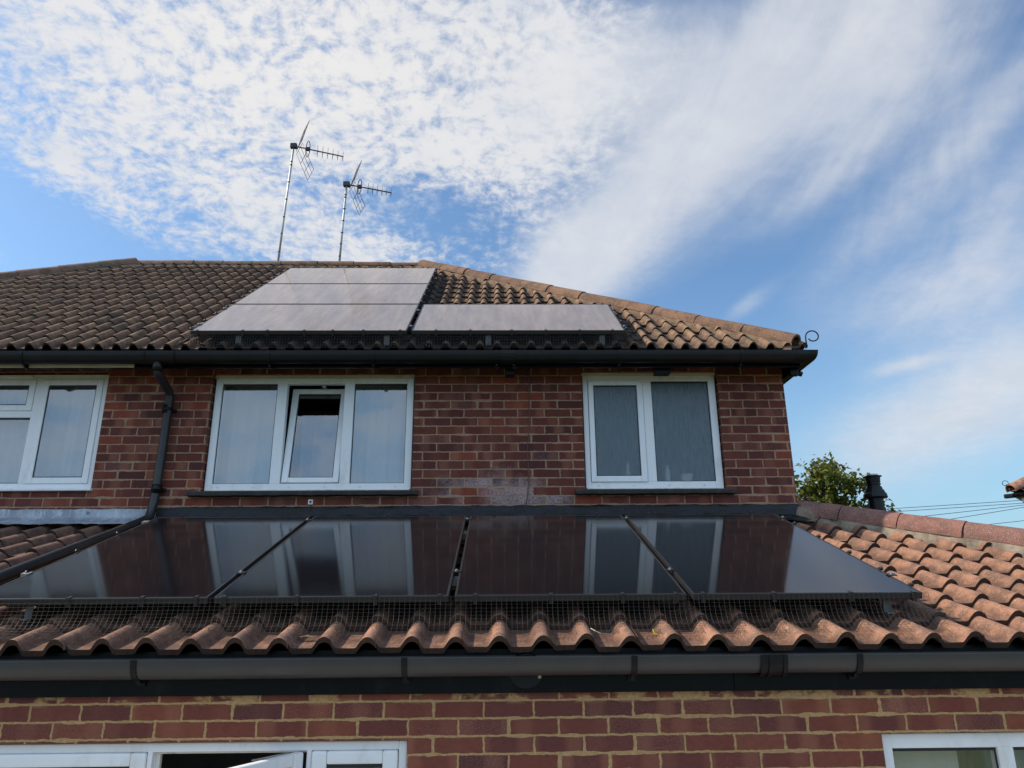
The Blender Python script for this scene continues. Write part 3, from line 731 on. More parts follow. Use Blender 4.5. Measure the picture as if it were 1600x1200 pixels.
for k in range(9):
    f = k / 8 * math.pi / 2; rr = math.cos(f)
    P.append([mc + Vector((.115 * rr * math.cos(t) + .06 * rr, -.075 * rr * math.sin(t), .135 * math.sin(f))) * random.uniform(.95, 1.05) for t in [-.6 + (math.pi + 1.2) * q / 14 for q in range(15)]])
m_.grid([p[::-1] for p in P]); m_.build('mortar_end', M['mortar_pale'], eroof)
for q in (.0, .035):
    P = [HA + Vector((.10 + q + .06 * math.sin(t * 3) * q, -.10 + .12 * (1 - math.cos(t * 1.2)) - .16 * max(0, 1.2 - t), .20 - .17 * abs(t - 1.2) ** 1.4)) for t in [k * .2 for k in range(11)]]
    MB().tube(P, .0035, 5).build('tie_wire', M['cable'], eroof)

LW = (-2.42, -.411, -1.72, -.545); RW = (1.717, 3.25, -1.72, -.538)
m_ = MB(); wall_front(m_, (XL + .06, 5.0), (GZ, -.20), YL, [LW, RW])
m_.quad((5.0, YL, GZ), (5.0, 10.5, GZ), (5.0, 10.5, -.2), (5.0, YL, -.2)); m_.quad((XL + .06, YU, GZ), (XL + .06, YL, GZ), (XL + .06, YL, -.2), (XL + .06, YU, -.2))
m_.build('wall', M['brick_low'], ext, uv=True)
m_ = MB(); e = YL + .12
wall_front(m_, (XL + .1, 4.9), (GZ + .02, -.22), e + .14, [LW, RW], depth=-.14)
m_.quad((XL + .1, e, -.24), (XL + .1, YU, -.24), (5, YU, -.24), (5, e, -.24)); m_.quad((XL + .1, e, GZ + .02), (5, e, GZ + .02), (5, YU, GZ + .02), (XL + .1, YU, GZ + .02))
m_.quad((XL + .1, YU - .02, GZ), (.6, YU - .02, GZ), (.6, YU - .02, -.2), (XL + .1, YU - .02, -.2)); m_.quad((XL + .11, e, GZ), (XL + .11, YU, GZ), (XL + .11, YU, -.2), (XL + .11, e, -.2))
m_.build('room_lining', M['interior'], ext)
m_ = MB(); m_.quad((.62, 4.25, GZ), (4.98, 4.25, GZ), (4.98, 4.25, -.22), (.62, 4.25, -.22)); m_.quad((1.5, e + .15, GZ), (1.5, 4.26, GZ), (1.5, 4.26, -.22), (1.5, e + .15, -.22)); m_.quad((4.9, e + .15, GZ), (4.9, YU, GZ), (4.9, YU, -.22), (4.9, e + .15, -.22))
m_.quad((.62, e + .15, -.245), (4.98, e + .15, -.245), (4.98, 5., -.245), (.62, 5., -.245))
m_.build('room_wall', M['cream_wall'], ext)

FZ0 = -.352
m_ = MB(); m_.box((XL, 3.572, FZ0), (1.06, 3.602, -.165)); m_.box((1.0635, 3.5725, FZ0), (5.05, 3.602, -.165)); m_.build('fascia', M['fascia'], ext)
m_ = MB(); m_.box((5.02, 3.605, FZ0), (5.05, 10.6, -.165)); m_.build('side_fascia', M['fascia'], ext)
GYb, GZl = 3.571, -.198
eg = gutter(ext, 'grey_black', GYb, GZl, XL - .05, 5.05, 10.6, r=.057, depth=.078, sag=.0025)
for x in (-1.60, -.42, .595, 1.60, 2.55): strap(eg, 'gutter_bracket', 'black', GYb, GZl, x, .026, r=.057)
strap(eg, 'gutter_union', 'black', GYb, GZl, 1.215, .115, r=.0575, depth=.080, arm=False)
for x in (1.165, 1.20, 1.265): strap(eg, 'gutter_clip', 'black', GYb, GZl, x, .018, r=.060, depth=.085, arm=False)
m_ = MB(); m_.lathe([(.077, 0.), (.077, -.012), (.072, -.016)], (.118, 3.5715, -.256), 32, 'Y'); m_.build('cover_plate', M['black'], ext)
m_ = MB(); m_.box((.172, 3.552, -.290), (.186, 3.5715, -.268), .003); m_.build('cover_clip', M['twig'], ext)
# flashing where the roof meets the house wall
def flash(par, x0, x1, mat, zt, name='flashing', rag=.006):
    P = []; n = int((x1 - x0) / .05)
    for i in range(n + 1):
        x = x0 + (x1 - x0) * i / n; j = random.uniform(-rag, rag); k = random.uniform(-rag, rag)
        P.append([(x, YU - .003, zt + j), (x, YU - .010 + k * .3, zt - .004 + j), (x, YU - .012 + k * .5, zt - .06), (x, YU - .020 + k * .5, zl(YU) + .082 + k), (x, YU - .075, zl(YU - .075) + .078 + k), (x, YU - .17 + j, zl(YU - .17) + .076 + k)])
    m_ = MB(); m_.grid(P); return m_.build(name, M[mat], par)
flash(ext, XL + .02, XR + .02, 'bitumen', .817)
m_ = MB(); P = [[(XR + .008, YU - .05 + k * .06, zl(YU - .05 + k * .06) + .085), (XR + .012, YU - .05 + k * .06, zl(YU - .05 + k * .06) + .06), (XR + .09, YU - .05 + k * .06, zl(YU - .05 + k * .06) + .055)] for k in range(5)]; m_.grid(P); m_.build('side_flashing', M['bitumen'], ext)

# ground floor windows
win3, _ = window(ext, LW); y = YL + .03; x0, x1, z0, z1 = LW
m_ = MB(); frame_bars(m_, x0 + .004, x1 - .004, z0 + .004, z1 - .006, y, y + .065, .038, .038, .038, .038)
for xa in (-1.566, -.862): m_.box((xa, y + .001, z0 + .04), (xa + .022, y + .065, z1 - .042), .004)
m_.build('frame', M['pvc'], win3)
zt = z1 - .044
for a, c in ((x0 + .042, -1.566), (-.840, x1 - .042)):
    m_ = MB(); frame_bars(m_, a + .002, c - .002, z0 + .042, zt, y - .012, y + .03, .068, .068, .068, .055, .01); m_.build('opening_sash', M['pvc'], win3); pane(win3, a + .070, c - .070, z0 + .11, zt - .055, y + .004)
m_ = MB(); lw = .655; frame_bars(m_, -.872 - lw, -.872, z0 + .05, zt - .002, y - .012, y + .03, .06, .06, .06, .05, .01)
g_ = MB(); g_.box((-.872 - lw + .055, y + .004, z0 + .10), (-.872 - .055, y + .009, zt - .045))
T = Matrix.Translation((-.872, y - .01, 0)) @ Matrix.Rotation(R(62), 4, 'Z') @ Matrix.Translation((.872, -y + .01, 0))
for q in (m_, g_): q.v = [T @ v for v in q.v]
m_.build('opening_sash', M['pvc'], win3); g_.build('pane', M['glass'], win3)
m_ = MB(); m_.bar((-.95, y + .02, zt - .012), (-1.06, y - .13, zt - .014), .016, .004); m_.build('stay', M['steel'], win3)
m_ = MB(); frame_bars(m_, -1.545, -.862, z0 + .042, zt, y + .035, y + .06, .022, .004, .02, .012, .003); m_.build('rebate', M['pvc_dirty'], win3)
curtain(-.60, -.42, -1.70, -.56, YL + .30, 'beige_cloth', 'grey curtain strip behind the right pane of the lower left window', .07, .015)
win4, _ = window(ext, RW); y = YL + .03; x0, x1, z0, z1 = RW
m_ = MB(); frame_bars(m_, x0 + .004, x1 - .004, z0 + .004, z1 - .006, y, y + .065, .052, .052, .05, .062)
m_.box((x0 + .535, y + .001, z0 + .05), (x0 + .608, y + .065, z1 - .066), .006); m_.build('frame', M['pvc'], win4)
pane(win4, x0 + .056, x0 + .535, z0 + .055, z1 - .068, y + .02); pane(win4, x0 + .608, x1 - .056, z0 + .055, z1 - .068, y + .02)
curtain(2.11, 2.24, -1.70, -.60, YL + .22, 'beige_cloth', 'beige curtain gathered inside the lower right window', .05, .018, -.01)
m_ = MB(); n = 12  # cream panel added close behind the glass, catching sky light for the room
m_.grid([[(1.80 + .33 * i / n, YL + .155 + .004 * math.sin(i * .9), z) for i in range(n + 1)] for z in (-.57, -1.1, -1.66)]); m_.tube([(1.79, YL + .16, -.565), (2.14, YL + .16, -.565)], .012, 8)
tag(m_.build('added_panel', M['cream_cloth'], None), 'cream panel added behind the lower right window glass to look like a bright room', 'added_panel')
curtain(2.26, 2.9, -1.70, -.57, YL + .16, 'net', 'pale curtain behind the right pane of the lower right window', .12, .015)
curtain(1.70, 1.80, -1.70, -.60, YL + .20, 'net', 'white folded curtain edge at the left side of the lower right window', .06, .02, .005)

# neighbour's extension, left of the pipe
mb = MB(); tiles(mb, (0, TY0, zl(TY0) - .006), (1, 0, 0), es_l, en_l, -6.6, XL - .02, .21, PROF_L, 10, TG, t=.018, lift=.022, phase=.05, jit=1.8)
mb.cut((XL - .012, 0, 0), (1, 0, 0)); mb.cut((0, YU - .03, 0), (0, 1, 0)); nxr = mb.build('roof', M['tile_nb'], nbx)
m_ = MB(); m_.quad((-6.6, TY0 + .06, zl(TY0 + .06) - .05), (XL - .012, TY0 + .06, zl(TY0 + .06) - .05), (XL - .012, YU - .02, zl(YU) - .05), (-6.6, YU - .02, zl(YU) - .05)); m_.build('roof_felt', M['felt'], nxr)
flash(nbx, -8., XL + .012, 'lead', .806, rag=.004)
m_ = MB(); wall_front(m_, (-6.5, XL - .01), (GZ, -.20), YL + .004, []); m_.build('wall', M['brick_low'], nbx, uv=True)
m_ = MB(); m_.box((-6.6, 3.574, FZ0), (XL - .005, 3.602, -.165)); m_.build('fascia', M['fascia'], nbx)
gutter(nbx, 'grey_black', GYb, GZl - .004, -6.6, XL - .06, r=.057)

# ------------------------------------------------------------------ solar panels
def make_panel(W, H, gmat, label, group, clips_b, clips_l=(), clips_r=(), clamps=()):
    """local frame: x across, y up the slope, z out of the roof, glass top at z=0"""
    e = bpy.data.objects.new('solar_panel', None); COL.objects.link(e); e.empty_display_size = .2; tag(e, label, 'solar panel', group); ORIG[e.name] = Vector()
    fw, fh = .011, .032
    m_ = MB()
    m_.box((0, 0, -fh), (W, fw, 0)); m_.box((0, H - fw, -fh), (W, H, 0)); m_.box((0, fw + .0005, -fh), (fw, H - fw - .0005, 0)); m_.box((W - fw, fw + .0005, -fh), (W, H - fw - .0005, 0)); m_.build('frame', M['frame'], e, bevel=.0012)
    g = MB(); g.box((fw, fw, -.008), (W - fw, H - fw, -.0015)); g.build('glass', M[gmat], e, uv=True)
    s_ = MB(); s_.box((.02, .02, -.0115), (W - .02, H - .02, -.0085)); s_.build('back_sheet', M['gasket'], e)
    for x in clips_b: m_ = MB(); m_.box((x - .010, -.009, -.040), (x + .010, .0, .004)); m_.box((x - .008, -.009, .001), (x + .008, .022, .005)); m_.build('mesh_clip', M['frame'], e)
    for sx, lst in ((0, clips_l), (W, clips_r)):
        for y_ in lst:
            m_ = MB(); d = 1 if sx else -1
            m_.box((sx, y_ - .012, -.038), (sx + d * .010, y_ + .012, .006)); m_.tube([(sx + d * .010, y_, .002), (sx + d * .02, y_, .004)], .012, 8); m_.build('mesh_clip', M['frame'], e)
    for sx, y_ in clamps:
        m_ = MB(); m_.box((sx - .022, y_ - .017, .0005), (sx + .022, y_ + .017, .0055)); m_.build('clamp', M['frame'], e)
        m_ = MB(); m_.lathe([(.0075, .0055), (.0075, .013), (.004, .0145)], (sx, y_, 0), 10); m_.build('clamp_bolt', M['alu'], e)
    return e
def place(e, x, Y, Z, a):
    e.rotation_euler = (a, 0, 0); e.location = (x, Y, Z)
PW, PHt, PG = 1.134, 1.939, .030
LX = [-2.547 + i * (PW + PG) for i in range(4)]
lab = ['lower solar panel nearest the black downpipe, reflecting the bare brick beside the triple window',
       'lower solar panel second from the downpipe, reflecting the triple window with its tilted sash',
       'lower solar panel reflecting the stretch of brick wall between the two upstairs windows',
       'lower solar panel at the hip end, its right corner reflecting blue sky']
for i in range(4):
    p = make_panel(PW, PHt, 'pv_low', lab[i], 'solar panels on the extension roof', (.05, .40, .78, 1.09) if i % 2 else (.10, .47, .82, 1.08),
                   (.45, .92, 1.4) if i == 0 else (), (.12, .42, .78, 1.2, 1.6) if i == 3 else (), [(PW + PG / 2, .42), (PW + PG / 2, 1.80)] if i < 3 else [(PW + .008, .30), (PW + .006, 1.80)])
    if i == 0:
        for y_ in (.44, 1.78):
            m_ = MB(); m_.box((-.03, y_ - .02, -.03), (.012, y_ + .02, .005)); m_.build('end_clamp', M['alu'], p)
    for x in (.18, .55, .95): m_ = MB(); m_.box((x - .010, PHt, -.04), (x + .010, PHt + .012, .007)); m_.tube([(x, PHt + .012, .006), (x + .004, PHt + .03, .012)], .006, 6); m_.build('mesh_clip', M['frame'], p)
    place(p, LX[i], 3.728, .074, AL)
def strip_mesh(sections, along, step):
    pass
# rails under the lower array
def rail_pts(t, off): return (3.728 + t * math.cos(AL) + off * math.sin(AL), .074 + t * math.sin(AL) - off * math.cos(AL))
for k, t in enumerate((.43, 1.52)):
    Yr, Zr = rail_pts(t, .054); m_ = MB(); m_.bar((LX[0] - .05, Yr, Zr), (LX[3] + PW + .05, Yr, Zr), .040, .040, up=(0, -math.sin(AL), math.cos(AL)))
    r_ = m_.build('mounting_rail', M['alu'], None); tag(r_, ('aluminium rail under the lower edge of the extension solar panels', 'aluminium rail under the upper half of the extension solar panels')[k], 'mounting rail', 'rails under the lower array')
    for x in (-2.35, -1.2, 0., 1.15, 1.98):
        m_ = MB(); m_.box((x - .015, Yr - .03, zl(Yr) + .03), (x + .015, Yr - .022, Zr + .02)); m_.box((x - .015, Yr - .03, zl(Yr) + .03), (x + .015, Yr + .10, zl(Yr) + .037)); m_.build('roof_hook', M['hook'], r_)
for x, lb in ((-2.30, 'left roof hook peeping from below the first lower solar panel'), (1.93, 'right roof hook peeping from below the last lower solar panel')):
    m_ = MB(); Yr = 3.80; m_.box((x - .018, Yr, zl(Yr) + .045), (x + .018, Yr + .008, .045)); m_.box((x - .018, Yr - .03, zl(Yr) + .05), (x + .018, Yr + .12, zl(Yr) + .058)); tag(m_.build('roof_hook', M['hook'], None), lb, 'bracket', 'roof hooks under the lower array')

def guard(name, A, B, prof, step, r, mat, label, cross=11, wob=.004, group=None, arcs=None):
    """a bent strip of welded wire mesh swept from A to B; prof(t) -> (Y, Z)"""
    mb = MB(); A, B = Vector(A), Vector(B); n = int((B - A).length / step)
    def P(i, j):
        q = prof(j / cross, i); return A + (B - A) * (i / n) + Vector(q)
    for i in range(n + 1): mb.tube([P(i, j) + Vector((random.uniform(-1, 1) * wob * .25, 0, 0)) for j in range(cross + 1)], r, 4, False)
    for j in range(cross + 1): mb.tube([P(i, j) for i in range(0, n + 1, 3)] + [P(n, j)], r * .9, 4, False)
    o = mb.build(name, M[mat], None); return tag(o, label, 'wire mesh', group)
def lowprof(t, i):
    w = .007 * math.sin(i * .21) + .004 * math.sin(i * .83)
    pts = [(0, .030), (-.004, -.02), (-.016, -.065), (-.045, -.105), (-.09, -.135 - .002), (-.135, -.152)]
    f = t * (len(pts) - 1); k = min(int(f), len(pts) - 2); q = f - k
    a, b_ = pts[k], pts[k + 1]; y_, z_ = a[0] + (b_[0] - a[0]) * q, a[1] + (b_[1] - a[1]) * q
    return (0, y_ + w * t, z_ + abs(w) * t * .6 + .006 * t)
guard('bird_guard', (LX[0] + .0, 3.716, .040), (LX[3] + PW + .02, 3.716, .040), lowprof, .0245, .00075, 'wire', 'curved wire bird mesh hanging from the lower edge of the extension panels', 13, .003, 'bird mesh')
# the loose frayed end at the right corner
m_ = MB()
for k in range(16):
    x = LX[3] + PW + random.uniform(-.02, .03); z = .02 - random.random() * .11; yy = 3.70 - random.random() * .04
    d = Vector((random.uniform(.03, .11), random.uniform(-.06, .02), random.uniform(-.07, -.01)))
    m_.tube([(x, yy, z), Vector((x, yy, z)) + d * .5 + Vector((0, 0, .012)), Vector((x, yy, max(z, zl(yy) + .06))) + Vector((d.x, d.y, -.01))], .0008, 4, False)
tag(m_.build('wire_fray', M['wire'], None), 'frayed loose wires sticking out at the right corner of the lower panels', 'wire mesh')

# the upper array
UW, UH, UG = 1.755, .999, .018; UY, UZ = 5.634, 2.199; UX0, UX1 = -2.51, -.716
def up(t): return (UY + t * math.cos(AU), UZ + t * math.sin(AU))
ul = ['bottom panel of the stack of three wide grey solar panels on the main roof', 'middle panel of the three stacked grey solar panels on the main roof', 'topmost grey solar panel just below the main roof ridge']
for i in range(3):
    p = make_panel(UW, UH, 'pv_up', ul[i], 'solar panels on the main roof', (.05, .42, .62, .92, 1.15, 1.40, 1.70) if i == 0 else (), (.05, .35, .62, .9), (.08, .4, .7, .92) if i else (), [(-.008, .2), (-.008, .8)] if i == 0 else [])
    Y, Z = up(i * (UH + UG)); place(p, UX0, Y, Z, AU)
    if i == 2:
        for x in (.1, .5, .9, 1.3, 1.65): m_ = MB(); m_.box((x - .01, UH, -.04), (x + .01, UH + .01, .006)); m_.build('mesh_clip', M['frame'], p)
p = make_panel(UW, UH, 'pv_up', 'single grey solar panel lying right of the stack of three, under the hip', 'solar panels on the main roof', (.2, .48, .82, 1.1, 1.38, 1.65), (), (.05, .3, .55, .8, .95), [(-.0195, .13), (-.0195, .72), (UW + .008, .12), (UW + .008, .75)])
for x in (.35, .7, 1.15, 1.4, 1.7): m_ = MB(); m_.box((x - .01, UH, -.04), (x + .01, UH + .01, .006)); m_.build('mesh_clip', M['frame'], p)
place(p, UX1, UY, UZ, AU)
for k, (t, xa, xb) in enumerate(((.22, UX0 - .03, UX1 + UW + .03), (.78, UX0 - .03, UX1 + UW + .03), (1.25, UX0 - .03, UX0 + UW + .03), (1.8, UX0 - .03, UX0 + UW + .03), (2.25, UX0 - .03, UX0 + UW + .03), (2.85, UX0 - .03, UX0 + UW + .03))):
    Y, Z = up(t); Y += .054 * math.sin(AU); Z -= .054 * math.cos(AU); m_ = MB(); m_.bar((xa, Y, Z), (xb, Y, Z), .038, .038, up=en_f); o = m_.build('mounting_rail', M['frame'], None)
    tag(o, 'black rail hidden beneath the grey panels of the main roof, ' + ('nearest the gutter', 'second from the gutter', 'third from the gutter', 'fourth from the gutter', 'second from the ridge', 'nearest the ridge')[k], 'mounting rail', 'rails under the upper array')
for k, x in enumerate((-2.13, -.92, -.09, .85)):
    m_ = MB(); y_ = 5.672; m_.box((x - .022, y_, 2.085), (x + .022, y_ + .006, 2.172)); m_.box((x - .022, y_ + .006, 2.085), (x - .016, y_ + .03, 2.172)); m_.box((x + .016, y_ + .006, 2.085), (x + .022, y_ + .03, 2.172)); m_.box((x - .006, y_ - .004, 2.13), (x + .006, y_ - .0005, 2.16))
    tag(m_.build('roof_hook', M['hook'], None), 'silver bracket under the upper panels, ' + ('leftmost above the triple window', 'above the right pane of the triple window', 'above the bare brick between the windows', 'rightmost, above the bathroom window')[k], 'bracket', 'brackets under the upper array')
def upprof(t, i): return (0, .012 - .02 * t + .004 * math.sin(i * .7) * t, -.115 * t)
guard('bird_guard', (UX0, UY + .012, UZ - .03), (UX1 + UW, UY + .012, UZ - .03), upprof, .022, .0016, 'wire_dark', 'dark bird mesh along the bottom edge of the main roof panels', 8, .004, 'bird mesh')
def slopeguard(x, t0, t1, out, lb):
    mb = MB(); n = int((t1 - t0) / .026)
    def P(i, j):
        t = t0 + (t1 - t0) * i / n; f = j / 7; Y, Z = up(t); o = .035 + .085 * f
        return Vector((x + out * (.01 + .14 * f * f), Y + o * math.sin(AU), Z - o * math.cos(AU) + .006 * math.sin(i * .9) * f))
    for i in range(n + 1): mb.tube([P(i, j) for j in range(8)], .0016, 4, False)
    for j in range(8): mb.tube([P(i, j) for i in range(n + 1)], .0015, 4, False)
    tag(mb.build('bird_guard', M['wire_dark'], None), lb, 'wire mesh', 'bird mesh')
slopeguard(UX0 + UW, UH + .03, 3 * UH, 1, 'dark bird mesh down the right side of the three stacked panels')
slopeguard(UX1 + UW, .0, UH, 1, 'dark bird mesh down the right end of the single upper panel')
slopeguard(UX0, .0, 3 * UH, -1, 'dark bird mesh down the slanting left side of the stacked panels')

# small things lying on the tiles
m_ = MB(); z = zl(3.77) + .035; m_.tube([(.43, 3.665, zl(3.665) + .04), (.47, 3.655, zl(3.655) + .022), (.53, 3.640, zl(3.64) + .02)], [.003, .0025, .0015], 5); tag(m_.build('twig', M['twig'], None), 'short bleached twig lying on the eaves tiles below the third lower panel', 'twig')
m_ = MB(); yx, yy = .735, 3.645; zz = zl(yy) + .020; m_.bar((yx - .012, yy - .002, zz + .022), (yx - .006, yy, zz), .008, .006); m_.bar((yx - .010, yy, zz + .002), (yx + .022, yy - .012, zz - .001), .010, .006); m_.bar((yx + .022, yy - .016, zz), (yx + .020, yy - .002, zz + .006), .006, .006); tag(m_.build('cable_clip', M['yellow'], None), 'small yellow plastic clip dropped on the eaves tiles', 'plastic clip')
m_ = MB(); lx, ly = -.90, 3.63; lz = zl(ly) + .024
m_.grid([[(lx - .03, ly - .008, lz), (lx - .028, ly + .004, lz + .003)], [(lx, ly - .016, lz + .004), (lx + .004, ly + .012, lz + .009)], [(lx + .03, ly - .004, lz + .001), (lx + .032, ly + .002, lz + .004)]]); tag(m_.build('dead_leaf', M['dry_leaf'], None), 'curled brown leaf on the eaves tiles below the second lower panel', 'leaf')

# ------------------------------------------------------------------ aerials on the ridge
def aerial(base, h, label, lean, s=1., yaw=0., rise_=0.):
    e = empty('tv_aerial', base, label, 'aerial', 'aerials on the ridge'); b_ = Vector(base); top = b_ + Vector((lean[0], lean[1], h))
    MB().tube([b_ + Vector((0, 0, -.15)), b_ + (top - b_) * .5, top], .014, 10).build('mast', M['steel'], e)
    m_ = MB()
    for k in (.09, .24, .38, .53, .68, .83, .86): p_ = b_ + (top - b_) * k; m_.tube([p_ - Vector((0, 0, .009)), p_ + Vector((0, 0, .007))], .0165, 8)
    m_.build('mast_band', M['dark_metal'], e)
    d = Vector((math.cos(yaw), math.sin(yaw), rise_)).normalized(); sd = d.cross(Vector((0, 0, 1))).normalized(); upv_ = sd.cross(d)
    tilt = (sd * .35 + upv_ * .94).normalized()
    m_ = MB(); m_.box(top - Vector((.045, .03, .035)), top + Vector((.045, .03, .035)), .008); m_.build('mast_clamp', M['dark_metal'], e)
    L = .70 * s; st = top + d * .02
    MB().bar(st, st + d * L, .013, .013).build('boom', M['dark_metal'], e)
    m_ = MB()
    for k in range(6):
        c = st + d * (L * (.46 + .108 * k)); l = (.085 - .004 * k) * s; m_.tube([c - tilt * l, c + tilt * l], .0035, 5); m_.tube([c - tilt * l * .25 + sd * .03, c - tilt * l * .25 - sd * .03], .004, 5)
    m_.build('director', M['dark_metal'], e)
    c = st + d * (L * .26); m_ = MB(); P = [c + tilt * (math.cos(a) * .115 * s) + sd * (math.sin(a) * .025) + d * (math.sin(a) * .022) for a in [2 * math.pi * j / 18 for j in range(19)]]; m_.tube(P, .006, 6); m_.box(c - Vector((.03, .02, .025)), c + Vector((.03, .02, .025)), .006); m_.build('dipole', M['dark_metal'], e)
    for sgn in (1, -1):       # the two mesh reflector wings
        m_ = MB(); o = st + d * .05; v = (upv_ * sgn * .93 + d * (.36 if sgn < 0 else .30)).normalized(); wl = (.40 if sgn > 0 else .44) * s; w2 = .155 * s
        for q in (-1, -.35, .35, 1): m_.tube([o + sd * q * w2 + v * .02, o + sd * q * w2 + v * wl], .0032, 5)
        for f in (.06, .4, .72, 1.): m_.tube([o - sd * w2 + v * wl * f, o + sd * w2 + v * wl * f], .0032, 5)
        m_.build('reflector', M['dark_metal'], e)
zr = RZ + .09
aerial((-2.935, 8.90, zr + .02), 1.80, 'taller tv aerial, left of the two on the roof ridge', (.07, 0.), .98, .52, .10)
aerial((-2.122, 8.90, zr + .01), 1.20, 'shorter tv aerial, right of the two on the roof ridge', (.03, 0.), .88, .46, .07)

# ------------------------------------------------------------------ flue behind the extension hip
fl = empty('flue', (3.395, 6.6, .38), 'black flue pipe with flared collar rising behind the extension hip', 'flue')
c = (3.395, 6.6, -.075)
MB().lathe([(.068, .40), (.064, 1.06)], c, 22).build('pipe', M['black'], fl)
FS = lambda l: [(r, 1.243 - (1.243 - z) * .76) for r, z in l]
MB().lathe(FS([(.100, .955), (.103, .965), (.098, 1.0), (.090, 1.018), (.086, 1.02), (.080, 1.05), (.072, 1.052), (.066, 1.085)]), c, 22).build('collar', M['black'], fl)
MB().lathe(FS([(.052, 1.08), (.060, 1.085), (.060, 1.098), (.054, 1.10), (.054, 1.115), (.062, 1.117), (.062, 1.128), (.054, 1.13), (.054, 1.142)]), c, 22).build('vent_ring', M['black'], fl)
MB().lathe(FS([(.060, 1.142), (.064, 1.205), (.080, 1.212), (.080, 1.217), (.062, 1.222)]), c, 22).build('cap', M['black'], fl)
MB().box((3.36, 6.56, 1.1485), (3.43, 6.64, 1.168), .004).build('cap_plate', M['steel'], fl)

# ------------------------------------------------------------------ tree behind
def tree(base, H, cr, label, nl=26000, seed=3, trunk_r=.12):
    rnd = random.Random(seed); e = empty('tree', base, label, 'tree'); b_ = Vector(base)
    m_ = MB(); ctr_ = b_ + Vector((0, 0, H - cr * 1.0)); tips = []
    m_.tube([b_, b_ + Vector((.06, 0, H * .3)), b_ + Vector((-.03, .05, H * .55)), ctr_], [trunk_r, trunk_r * .8, trunk_r * .6, trunk_r * .3], 9)
    for k in range(26):
        a = rnd.uniform(0, 6.28); el = rnd.uniform(-.3, 1.35); st = b_ + (ctr_ - b_) * rnd.uniform(.62, 1.)
        L = cr * rnd.uniform(.62, 1.02); d = Vector((math.cos(a) * math.cos(el), math.sin(a) * math.cos(el), math.sin(el)))
        en = ctr_ + d * L; mid = st + (en - st) * .55 + Vector((rnd.uniform(-.1, .1), rnd.uniform(-.1, .1), .08)); m_.tube([st, mid, en], [.03, .018, .005], 5)
        tips += [(en, .30), (mid + (en - mid) * .5, .34), (mid, .3)]
        for q in range(2):
            e2 = mid + (en - mid) * rnd.uniform(.2, .9) + Vector((rnd.gauss(0, .22), rnd.gauss(0, .22), rnd.gauss(.08, .16))); m_.tube([mid, e2], [.012, .004], 4); tips.append((e2, .24))
    m_.build('trunk', M['bark'], e)
    lf = MB()
    for k in range(nl):
        c, s_ = rnd.choice(tips); p_ = c + Vector((rnd.gauss(0, s_ * .5), rnd.gauss(0, s_ * .5), rnd.gauss(-.02, s_ * .36)))
        lf.cur = min(1., max(0., rnd.gauss(.42, .24))); sz = rnd.uniform(.045, .080)
        ax = Vector((rnd.gauss(0, 1), rnd.gauss(0, 1), rnd.gauss(-.5, .5))).normalized(); n_ = Vector((rnd.gauss(0, .6), rnd.gauss(0, .6), 1)).normalized(); sd = ax.cross(n_).normalized()
        nn = sd.cross(ax)
        v = [p_, p_ + ax * sz * .5 + sd * sz * .42, p_ + ax * sz * .9 + sd * sz * .20 - nn * sz * .1, p_ + ax * sz * 1.5 - nn * sz * .25, p_ + ax * sz * .9 - sd * sz * .20 - nn * sz * .1, p_ + ax * sz * .5 - sd * sz * .42]
        lf.face([lf.vert(q) for q in v])
    lf.build('crown', M['leaf'], e)
tree((4.86, 11.2, GZ), 4.84, 1.36, 'leafy green tree behind the right corner of the house')

# ------------------------------------------------------------------ house corner at the far right
fh = empty('house', (14.5, 18., GZ), 'distant tiled house corner with white soffit at the right edge', 'house')
cx, cy, cz = 9.86, 14.0, 2.12; rise = math.tan(R(32))
def hz(d): return cz + d * rise
apex = Vector((cx + 4.5, cy + 4.5, hz(4.5)))
m_ = MB(); tiles(m_, (0, cy, cz), (1, 0, 0), (0, math.cos(R(32)), math.sin(R(32))), (0, -math.sin(R(32)), math.cos(R(32))), cx, cx + 9, .2, PROF_L, 16, .32, phase=.03); m_.cut((cx, cy, 0), (-.7071, .7071, 0))
s_ = MB(); tiles(s_, (cx, 0, cz), (0, -1, 0), (math.cos(R(32)), 0, math.sin(R(32))), (-math.sin(R(32)), 0, math.cos(R(32))), -(cy + 9), -cy, .2, PROF_L, 16, .32, phase=.03); s_.cut((cx, cy, 0), (.7071, -.7071, 0)); s_.cut((cx + 4.5, 0, 0), (1, 0, 0))
b0 = len(m_.v); m_.v += s_.v; m_.r += s_.r; m_.h += s_.h; m_.sm += s_.sm; m_.f += [[i + b0 for i in f] for f in s_.f]; m_.cut((0, cy + 4.5, 0), (0, 1, 0)) if False else None
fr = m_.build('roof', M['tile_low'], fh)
d = apex - Vector((cx, cy, cz))
for k in range(14): half_round(Vector((cx, cy, cz + .03)) + d * (k / 14), Vector((cx, cy, cz + .03)) + d * ((k + .98) / 14), .12, (0, 0, 1)).build('ridge_tile', M['tile_low'], fr)
m_ = MB(); m_.quad((cx, cy, cz - .03), (cx + 9, cy, cz - .03), apex + Vector((4.5, 0, -.05)), apex + Vector((0, 0, -.05))); m_.quad((cx, cy + 9, cz - .03), (cx, cy, cz - .03), apex + Vector((0, 0, -.05)), apex + Vector((0, 0, -.05))); m_.build('roof_felt', M['felt'], fr)
m_ = MB(); m_.box((cx + .12, cy + .12, cz - .20), (cx + 9, cy + .15, cz - .02)); m_.box((cx + .12, cy + .151, cz - .20), (cx + .15, cy + 9, cz - .02)); m_.box((cx + .151, cy + .151, cz - .20), (cx + .55, cy + 9, cz - .185)); m_.box((cx + .551, cy + .151, cz - .20), (cx + 9, cy + .55, cz - .185)); m_.build('fascia', M['white_paint'], fh)
